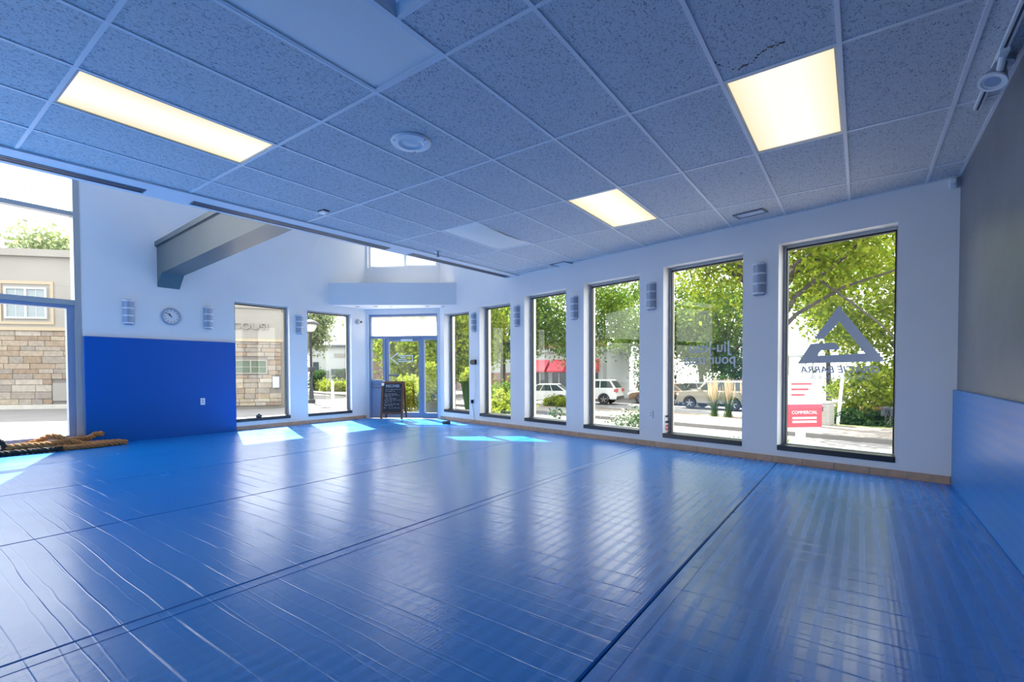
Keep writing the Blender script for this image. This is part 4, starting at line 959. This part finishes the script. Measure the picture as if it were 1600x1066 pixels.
# ---- vehicles
def car(name, label, cat, loc, heading, Ln, W, prof, belt, roofz, gh, paint, wheel_r, wb, suv=False):
    """prof: lower body outline (x,z) front=+x ; gh: greenhouse bottom/top x extents (xb0,xb1,xt0,xt1)"""
    e = empty(name, label, cat, T(*loc, heading), 'parked vehicles')
    # lower body with wheel arches
    pts = []
    bz = .24 if not suv else .32
    for wx in (-wb/2, wb/2):
        n = 8; rr_ = wheel_r*1.16
        for k in range(n+1):
            a = math.pi - math.pi*k/n; pts.append((wx + rr_*math.cos(a), max(bz, wheel_r + rr_*math.sin(a))))
    outline = [(-Ln/2+.05, bz+.05)] + pts + [(Ln/2-.05, bz+.05)] + prof
    b = MB().prism(outline, -W/2, W/2, 'y').build('body', paint, e)
    md = b.modifiers.new('bevel', 'BEVEL'); md.width = .06; md.segments = 3; md.limit_method = 'ANGLE'; md.angle_limit = math.radians(35)
    xb0, xb1, xt0, xt1 = gh; wt = W/2*.80; wbm = W/2*.96
    g = MB(); 
    g.add([(xb0,-wbm,belt),(xb1,-wbm,belt),(xb1,wbm,belt),(xb0,wbm,belt),(xt0,-wt,roofz),(xt1,-wt,roofz),(xt1,wt,roofz),(xt0,wt,roofz)], [(0,3,2,1),(4,5,6,7),(0,1,5,4),(1,2,6,5),(2,3,7,6),(3,0,4,7)])
    g = g.build('cabin', paint, e); md = g.modifiers.new('bevel', 'BEVEL'); md.width = .07; md.segments = 3
    def lerp(a, b_, t): return a + (b_-a)*t
    for sd_ in (-1, 1):
        cuts = [.04, .36, .68, .96] if not suv else [.03, .34, .64, .95]
        for k in range(3):
            u0, u1 = cuts[k]+.012, cuts[k+1]-.012; q = MB(); v0, v1 = .12, .86
            P = []
            for off in (.004, -.02):
                for (u, v) in ((u0, v0), (u1, v0), (u1, v1), (u0, v1)):
                    xx = lerp(lerp(xb0, xb1, u), lerp(xt0, xt1, u), v); P.append((xx, sd_*(lerp(wbm, wt, v)+off), lerp(belt, roofz, v)))
            q.add(P, [(0,1,2,3),(7,6,5,4),(0,1,5,4),(1,2,6,5),(2,3,7,6),(3,0,4,7)]); q.build('side_window', 'car_glass', e)
    for (xa, xc, sgn, nm) in ((xb1, xt1, 1, 'windscreen'), (xb0, xt0, -1, 'rear_window')):
        q = MB(); P = []
        for off in (.005, -.03):
            for (v, ww) in ((.1, -.88), (.1, .88), (.88, .88), (.88, -.88)):
                P.append((lerp(xa, xc, v)+sgn*off, ww*lerp(wbm, wt, v), lerp(belt, roofz, v)))
        q.add(P, [(0,1,2,3),(7,6,5,4),(0,1,5,4),(1,2,6,5),(2,3,7,6),(3,0,4,7)]); q.build(nm, 'car_glass', e)
    for wx in (-wb/2, wb/2):
        for sd_ in (-1, 1):
            y0 = sd_*(W/2-.10); q = MB().lathe([(wheel_r*.62, -.11), (wheel_r*.92, -.11), (wheel_r, -.07), (wheel_r, .07), (wheel_r*.92, .11), (wheel_r*.62, .11)], 22, 'y', c=(wx, y0, wheel_r)); wh = q.build('wheel', 'tyre', e, True)
            r2 = MB().lathe([(0, -.085), (wheel_r*.62, -.1), (wheel_r*.62, .1), (0, .085)], 18, 'y', c=(wx, y0, wheel_r)); r2.build('rim', 'rim', wh)
            for k in range(5):
                q = MB(); q.M = Matrix.Translation((wx, y0 + sd_*.1, wheel_r)) @ Matrix.Rotation(k*2*math.pi/5, 4, 'Y'); q.box(-.025, .025, -.012, .012, .03, wheel_r*.58); q.build('spoke', 'rim', wh)
    zf = belt - .16
    for sd_ in (-1, 1):
        ya, yb = sorted((sd_*W/2*.62, sd_*(W/2+.006)))
        MB().cbox(Ln/2-.16, Ln/2+.005, ya, yb, zf-.14, zf-.0, .02).build('headlamp', 'lamp_clear', e)
        MB().cbox(-Ln/2-.005, -Ln/2+.22, ya, yb, zf-.05, zf+.15, .02).build('tail_lamp', 'lamp_red', e)
        MB().cbox(xb1-.45, xb1-.25, *sorted((sd_*W/2*.97, sd_*(W/2+.15))), belt+.02, belt+.15, .02).build('mirror', paint, e)
        for hx in (-.55, .35): MB().cbox(hx, hx+.18, *sorted((sd_*(W/2-.01), sd_*(W/2+.02))), belt-.16, belt-.12, .008).build('door_handle', paint, e)
    MB().cbox(Ln/2-.10, Ln/2+.03, -W/2*.92, W/2*.92, bz+.04, bz+.26, .03).build('bumper', 'car_trim' if suv else paint, e)
    MB().cbox(-Ln/2-.03, -Ln/2+.10, -W/2*.92, W/2*.92, bz+.04, bz+.26, .03).build('bumper', 'car_trim' if suv else paint, e)
    MB().box(Ln/2-.02, Ln/2+.012, -W/2*.5, W/2*.5, zf-.15, zf-.03).build('grille', 'car_trim', e)
    return e
HD = math.atan2(TD.y, TD.x)     # heading towards the entrance end of the street
boxy = [(2.15, .62), (2.13, .98), (1.95, 1.05), (.85, 1.12), (-2.15, 1.12), (-2.18, .6)]
e = car('offroad_vehicle', 'boxy tan off-road vehicle parked behind the ornamental grasses', 'car', OUT(12.45, 21.9, GZ+.02), HD, 4.3, 1.78, boxy, 1.10, 1.70, (-2.12, .98, -1.95, .35), 'car_tan', .36, 2.6, True)
for y_ in (-.6, .6): MB().tube([(-1.7, y_, 1.74), (.2, y_, 1.74)], .02, 6).build('roof_rail', 'car_trim', e)
crossp = [(2.2, .6), (2.15, .88), (1.9, 1.0), (.95, 1.10), (-2.15, 1.12), (-2.25, .6)]
car('sport_utility_vehicle', 'white sport utility vehicle parked with its rear towards the tan one', 'car', OUT(21.1, 20.6, GZ+.02), HD + .35, 4.55, 1.85, crossp, 1.08, 1.70, (-2.2, 1.1, -1.75, .25), 'car_white', .36, 2.7, True)
sed = [(2.2, .5), (2.15, .70), (1.9, .82), (.95, .92), (-1.7, .98), (-2.15, .92), (-2.25, .5)]
car('sedan', 'white sedan parked in front of the red-awning shop', 'car', OUT(22.6, 17.6, GZ+.02), HD + .55, 4.5, 1.8, sed, .92, 1.44, (-1.75, 1.0, -1.0, .25), 'car_white', .33, 2.65)
car('sedan', 'brown sedan with its nose behind the white sport utility vehicle', 'car', OUT(17.0, 23.6, GZ+.02), HD + .1, 4.5, 1.8, sed, .92, 1.44, (-1.75, 1.0, -1.0, .25), 'car_brown', .33, 2.65)
car('sedan', 'white sedan parked behind the tan off-road vehicle', 'car', OUT(17.2, 27.8, GZ+.02), HD + .2, 4.5, 1.8, sed, .92, 1.44, (-1.75, 1.0, -1.0, .25), 'car_white', .33, 2.65)

# ---- street furniture seen through the decal window
e = empty('sign_post', 'real estate style white and red board on a post across the street', 'sign', T(-1.45, 16.5, GZ, math.radians(42)))
MB().box(-.09, .09, -.135, .045, -.05, 1.6).build('post', 'sign_white', e)
bd = MB().cbox(-.56, .56, -.20, -.14, .62, 2.15, .01).build('board', 'sign_white', e)
MB().box(-.55, .55, -.206, -.2005, .63, 1.30).build('red_field', 'sign_red', bd)
for zz, x0, x1 in ((1.90, -.42, .22), (1.74, -.42, .12), (1.58, -.42, .0)):
    q = MB(); q.box(x0, x1, -.206, -.2005, zz-.03, zz+.03); q.build('lettering', 'sign_red', bd)
text_mesh('COMMERCIAL', .135, 'lettering', 'sign_white', bd, Matrix.Translation((0, -.207, 1.02)), .001, xs=.95)
for zz in (.90, .79): MB().box(-.38, .38, -.2085, -.2065, zz-.03, zz+.03).build('lettering', 'sign_white', bd)
e = empty('litter_bin', 'square pebble concrete litter bin on the far sidewalk', 'bin', T(-1.30, 22.75, GZ+.13, HD))
MB().cbox(-.40, .40, -.40, .40, 0, .86, .03).build('body', 'bin_grey', e); MB().cbox(-.43, .43, -.43, .43, .86, .93, .02).build('lid', 'concrete', e); MB().cbox(-.22, .22, .395, .41, .55, .75, .004).build('opening', 'car_trim', e)
e = empty('sign_post', 'thin pale leaning post beside the litter bin', 'post', T(-.72, 23.3, GZ+.1))
MB().tube([(0, 0, 0), (.14, .02, 2.0)], .06, 8).build('post', 'sign_white', e); MB().lathe([(.09, -.01), (.09, .04), (0, .04)], 10).build('base', 'concrete', e)
e = empty('bus_shelter', 'glass bus shelter with slim posts behind the litter bin', 'shelter', T(-3.1, 27.6, GZ+.05, HD))
for x in (-1.1, 0, 1.1):
    for y_ in (-.55, .55): MB().box(x-.03, x+.03, y_-.03, y_+.03, 0, 2.9).build('post', 'alu', e)
MB().box(-1.2, 1.2, -.65, .65, 2.9, 3.0).build('roof', 'alu', e)
for x in (-.55, .55): MB().box(x-.50, x+.50, -.006, .006, .2, 2.1).build('pane', 'glass', e)
MB().box(-.9, .9, -.5, -.15, .42, .47).build('bench', 'alu', e)
e = empty('plant_pot', 'large terracotta pot half hidden by the leafy bush', 'pot', T(.45, 24.55, GZ+.1))
MB().lathe([(.34, 0), (.48, .62), (.52, .62), (.52, .72), (.45, .72), (.42, .6), (0, .6)], 22).build('pot', 'terracotta', e, True); MB().lathe([(0, .64), (.43, .64), (.43, .6), (0, .6)], 16).build('soil', 'soil', e)
# bicycle
e = empty('bicycle', 'dark bicycle with bags parked beside the leafy bush', 'bicycle', T(1.18, 23.6, GZ+.12, math.radians(62)))
for wx in (-.52, .52):
    wh = MB().lathe([(.315, -.018), (.34, -.018), (.345, 0), (.34, .018), (.315, .018), (.315, -.018)], 26, 'y', c=(wx, 0, .345)).build('wheel', 'tyre', e, True)
    for k in range(8):
        a = k*math.pi/4; MB().tube([(wx, 0, .345), (wx+.315*math.cos(a), 0, .345+.315*math.sin(a))], .004, 4).build('spoke', 'rim', wh)
fr = MB()
for a, b in (((-.52, 0, .345), (-.12, 0, .82)), ((-.52, 0, .345), (-.08, 0, .30)), ((-.08, 0, .30), (-.14, 0, .90)), ((-.08, 0, .30), (.36, 0, .74)), ((-.12, 0, .80), (.36, 0, .84)), ((.52, 0, .345), (.36, 0, .84)), ((.36, 0, .84), (.33, 0, 1.0))): fr.tube([a, b], .02, 6)
fr.build('frame', 'car_trim', e)
MB().tube([(.38, -.30, 1.02), (.33, -.1, 1.02), (.33, .1, 1.02), (.38, .30, 1.02)], .014, 6).build('handlebar', 'steel', e); MB().cbox(-.27, -.02, -.07, .07, .90, .95, .02).build('saddle', 'car_trim', e)
for y_ in (-.15, .15): MB().cbox(-.75, -.38, y_-.07, y_+.07, .42, .78, .03).build('pannier', 'bike_bag', e)
MB().cbox(.40, .62, -.14, .14, .78, .98, .02).build('basket', 'sign_white', e)
# ---- street lamp, railing, hedge by the street-lamp window
e = empty('street_lamp', 'black street lamp with a white globe outside the street-lamp window', 'street lamp', T(-33.0, 20.0, GZ))
MB().lathe([(.28, -.02), (.28, .25), (.18, .35), (.14, 1.0), (.10, 1.2), (.085, 5.2), (.12, 5.25)], 14).build('pole', 'car_trim', e, True)
MB().lathe([(.0, 5.25), (.25, 5.35), (.40, 5.62), (.42, 5.85)], 18).build('globe', 'globe', e, True); MB().lathe([(.62, 5.84), (.60, 5.92), (.35, 6.10), (.06, 6.2), (0, 6.35)], 18).build('cap', 'car_trim', e, True)
MB().cbox(-.22, .22, -.22, .22, 2.3, 2.7, .05).build('junction_box', 'car_trim', e)
e = empty('handrail', 'white metal ramp railing with slim balusters outside the street-lamp window', 'railing', T(-11.75, 7.75, -.14, math.radians(150)))
MB().box(-.05, .05, -.03, .03, 0, .98).build('post', 'sign_white', e)
MB().tube([(0, 0, .95), (-.50, 0, .40)], .025, 6).build('rail', 'sign_white', e); MB().tube([(0, 0, .12), (-.50, 0, .06)], .018, 6).build('rail', 'sign_white', e)
for k in range(7):
    x = -.06 - .06*k; MB().tube([(x, 0, .1), (x, 0, .93+x*1.1)], .008, 5).build('baluster', 'sign_white', e)
MB().box(-.53, -.48, -.03, .03, 0, .44).build('post', 'sign_white', e)
bush('clipped yellow-green hedge in front of the white building', -48.5, 32.5, GZ, 3.6, 1.2, .62, 70, 7000, .13, 'leaf_hedge', .22, 'hedge')
bush('dark round bush left of the white building door', -52.5, 32.6, GZ, .9, .9, 1.3, 24, 2000, .14, 'leaf_dark', .25)
bush('dark cypress bush against the white building wall', -51.3, 35.0, GZ, .8, .8, 1.4, 24, 2000, .14, 'leaf_dark', .2)
MB()
wr = MB().tube([(-70, -6, 13.2), (-45, 4, 11.6), (-20, 14, 12.4), (0, 22, 14)], .02, 5).build('utility_wire', 'car_trim'); tag(wr, 'thin overhead wire crossing the sky beyond the tall glazing', 'wire')

# ---- buildings
def bframe(p0, p1):   # local x from p1 to p0 as seen facing us => y towards us
    d = Vector((p0[0]-p1[0], p0[1]-p1[1])).normalized(); return frame(p1, d), (Vector(p0)-Vector(p1)).length
def stones(e, parent, s0, s1, z0, z1, course, wmin, wmax, holes=()):
    z = z0; r2 = random.Random(int(s1*10)); protos = {}
    while z < z1 - .05:
        h = course*r2.choice((.8, 1.0, 1.0, 1.25)); h = min(h, z1 - z); s = s0 - r2.uniform(0, wmin)
        while s < s1:
            w_ = round(r2.uniform(wmin, wmax), 1); a, b = max(s, s0), min(s+w_, s1)
            s += w_
            if b - a < .1: continue
            if any(a < hx1 and b > hx0 and z < hz1 and z+h > hz0 for hx0, hx1, hz0, hz1 in holes):
                a2, b2 = a, b; ok = False
                for hx0, hx1, hz0, hz1 in holes:
                    if z < hz1 and z+h > hz0:
                        if a < hx0 < b: b2 = hx0; ok = True
                        elif a < hx1 < b: a2 = hx1; ok = True
                if not ok or b2-a2 < .1: continue
                a, b = a2, b2
            key = (round(b-a, 2), round(h, 2))
            if key not in protos:
                protos[key] = MB().cbox(-(b-a)/2+.01, (b-a)/2-.01, -.05, .05, -h/2+.01, h/2-.01, .015).build('stone', 'stone', parent); o = protos[key]
            else: o = share(protos[key], 'stone', parent)
            o.location = ((a+b)/2, .03 + r2.uniform(-.012, .012), z+h/2)
        z += h
F1, L1 = bframe((-47.5, 1.6), (-38.5, 11.4))
e = empty('stone_building', 'tall building with stone ground floor and beige stucco above, opposite the tall glazing', 'building', F1)
wl = MB().box(0, L1, -8, 0, GZ-.1, 3.85).build('wall', 'mortar', e); wu = MB().box(0, L1, -8, 0.02, 4.0, 8.6).build('upper_wall', 'stucco', e)
MB().box(-.1, L1+.1, -.02, .18, 3.80, 4.02).build('belt_course', 'stucco_trim', e); MB().box(-.1, L1+.1, -8.1, .25, 8.5, 8.95).build('cornice', 'stucco', e)
MB().box(-.05, L1+.05, .0, .16, GZ-.1, GZ+.28).build('plinth', 'concrete', e)
cx_ = 6.55
wn = MB(); 
for (a, b, c, d_) in ((cx_-1.15, cx_-1.03, 4.55, 6.55), (cx_+1.03, cx_+1.15, 4.55, 6.55), (cx_-1.03, cx_+1.03, 6.43, 6.55), (cx_-1.03, cx_+1.03, 4.55, 4.67), (cx_-.06, cx_+.06, 4.67, 6.43)): wn.box(a, b, .02, .12, c, d_)
wn = wn.build('window', 'bldg_white', e)
for a, b in ((cx_-1.03, cx_-.06), (cx_+.06, cx_+1.03)):
    MB().box(a, b, .025, .05, 4.67, 6.43).build('pane', 'curtain', wn); q = MB(); q.box((a+b)/2-.02, (a+b)/2+.02, .05, .07, 4.67, 6.43); q.box(a, b, .05, .07, 5.53, 5.57); q.build('muntin', 'bldg_white', wn)
tr_ = MB()
for (a, b, c, d_) in ((cx_-1.5, cx_+1.5, 6.75, 6.95), (cx_-1.5, cx_+1.5, 4.20, 4.38), (cx_-1.5, cx_-1.32, 4.38, 6.75), (cx_+1.32, cx_+1.5, 4.38, 6.75)): tr_.box(a, b, .02, .08, c, d_)
tr_.build('window_surround', 'stucco_trim', e)
stones(e, wl, 2.2, 12.5, GZ+.28, 3.8, .36, .6, 1.5, holes=((3.9, 5.25, GZ+.45, GZ+1.7),))
q = MB().box(3.95, 5.2, .0, .10, GZ+.5, GZ+1.65).build('access_panel', 'stucco', e)
F2, L2 = bframe((-34.6, 9.0), (-29.93, 16.11))
e = empty('stone_building', 'low stone and stucco building with raised letters, beside the taller stone building', 'building', F2)
wl = MB().box(0, L2, -3, 0, GZ-.1, 3.1).build('wall', 'mortar', e); MB().box(0, L2, -3, .02, 3.1, 5.15).build('upper_wall', 'stucco', e)
MB().box(-.05, L2, -.02, .15, 3.02, 3.2).build('belt_course', 'stucco_trim', e); MB().box(-.06, L2, -3.05, .1, 5.1, 5.3).build('parapet_cap', 'stucco', e)
stones(e, wl, 0.02, 6.6, GZ+.2, 3.02, .27, .4, 1.0, holes=((.80, 3.65, 1.0, 1.88), (.12, .55, .1, .85)))
wn = MB(); wz0, wz1 = 1.0, 1.88
for (a, b, c, d_) in ((.80, 3.65, wz1-.07, wz1), (.80, 3.65, wz0, wz0+.07), (.80, .88, wz0+.07, wz1-.07), (3.57, 3.65, wz0+.07, wz1-.07), (1.70, 1.78, wz0+.07, wz1-.07), (2.63, 2.71, wz0+.07, wz1-.07)): wn.box(a, b, .0, .10, c, d_)
wn = wn.build('window', 'stucco', e)
for a, b in ((.88, 1.70), (1.78, 2.63), (2.71, 3.57)):
    MB().box(a, b, .0, .04, wz0+.07, 1.42).build('pane', 'window_green', wn); MB().box(a, b, .0, .04, 1.46, wz1-.07).build('pane', 'window_green', wn); MB().box(a, b, .0, .06, 1.42, 1.46).build('muntin', 'stucco', wn)
MB().box(.14, .52, .0, .14, .12, .82).build('meter_box', 'bldg_white', e)
text_mesh('COUSI', .55, 'raised_letter', 'stucco', e, Matrix.Translation((1.72, .07, 3.80)) @ Matrix.Rotation(math.pi, 4, 'Z'), .05, xs=1.25)
# white and brown building behind the street lamp
F3, L3 = bframe((-57.0, 34.5), (-43.2, 44.5))
e = empty('white_building', 'white single-storey building with a brown brick wing behind the hedge', 'building', F3)
MB().box(12.2, L3, -9, 0, GZ-.1, 4.3).build('wall', 'bldg_white', e); MB().box(-1.5, 12.2, -9, .35, GZ-.1, 4.35).build('brick_wing', 'brick_brown', e)
MB().box(-1.6, L3+.1, -9.1, .45, 4.35, 4.6).build('roof_edge', 'beam_dark', e)
MB().box(12.4, 14.4, .0, .12, .75, 1.5).build('window', 'window_dark', e)
MB().box(14.7, 15.6, .0, .1, GZ, 1.3).build('door', 'beam_grey', e); MB().box(16.0, 16.7, .0, .1, .8, 2.4).build('window', 'window_dark', e)
MB().box(12.6, 14.0, .0, .08, 3.0, 3.5).build('sign_panel', 'stucco', e)
# shop with red awnings
F4, L4 = bframe(OUT(33.5, 20.6)[:2], OUT(19.0, 24.5)[:2])
e = empty('awning_shop', 'low white shop with red awnings and brick below its windows', 'building', F4)
MB().box(3.3, L4, -6, 0, GZ-.1, 2.7).build('wall', 'bldg_white', e); MB().box(3.3, L4, .0, .08, GZ-.1, GZ+.9).build('brick_plinth', 'brick_red', e); MB().box(3.2, L4+.1, -6.1, .2, 2.7, 2.95).build('roof_edge', 'bldg_white', e)
for a, b in ((3.6, 5.2), (6.3, 7.75), (8.0, 9.6)):
    w_ = MB().box(a+.1, b-.1, .0, .1, GZ+.95, 1.0).build('window', 'window_dark', e); MB().box((a+b)/2-.05, (a+b)/2+.05, .1, .14, GZ+.95, 1.0).build('mullion', 'bldg_white', w_)
    MB().prism([(0.0, 2.05), (.9, 1.15), (.9, 1.05), (0.0, 1.05)], a, b, 'x').build('awning', 'awning', e)
MB().box(L4-3.2, L4-1.0, -.0, .1, GZ, 1.0).build('brick_panel', 'brick_red', e)
# distant blocks behind the trees
F5, L5 = bframe((-37, 42), (-24, 52)); e = empty('brick_house', 'red brick house far behind the garden trees', 'building', F5)
MB().box(0, L5, -8, 0, GZ-.1, 4.8).build('wall', 'brick_red', e); MB().prism([(-8.5, 4.8), (.5, 4.8), (-4, 7.0)], -.3, L5+.3, 'x').build('roof', 'beam_dark', e)
for k in range(4): w_ = MB().box(1.6+k*3.6, 3.0+k*3.6, 0, .08, .6, 2.4).build('window', 'bldg_white', e); MB().box(1.75+k*3.6, 2.85+k*3.6, .08, .1, .75, 2.25).build('pane', 'window_dark', w_)
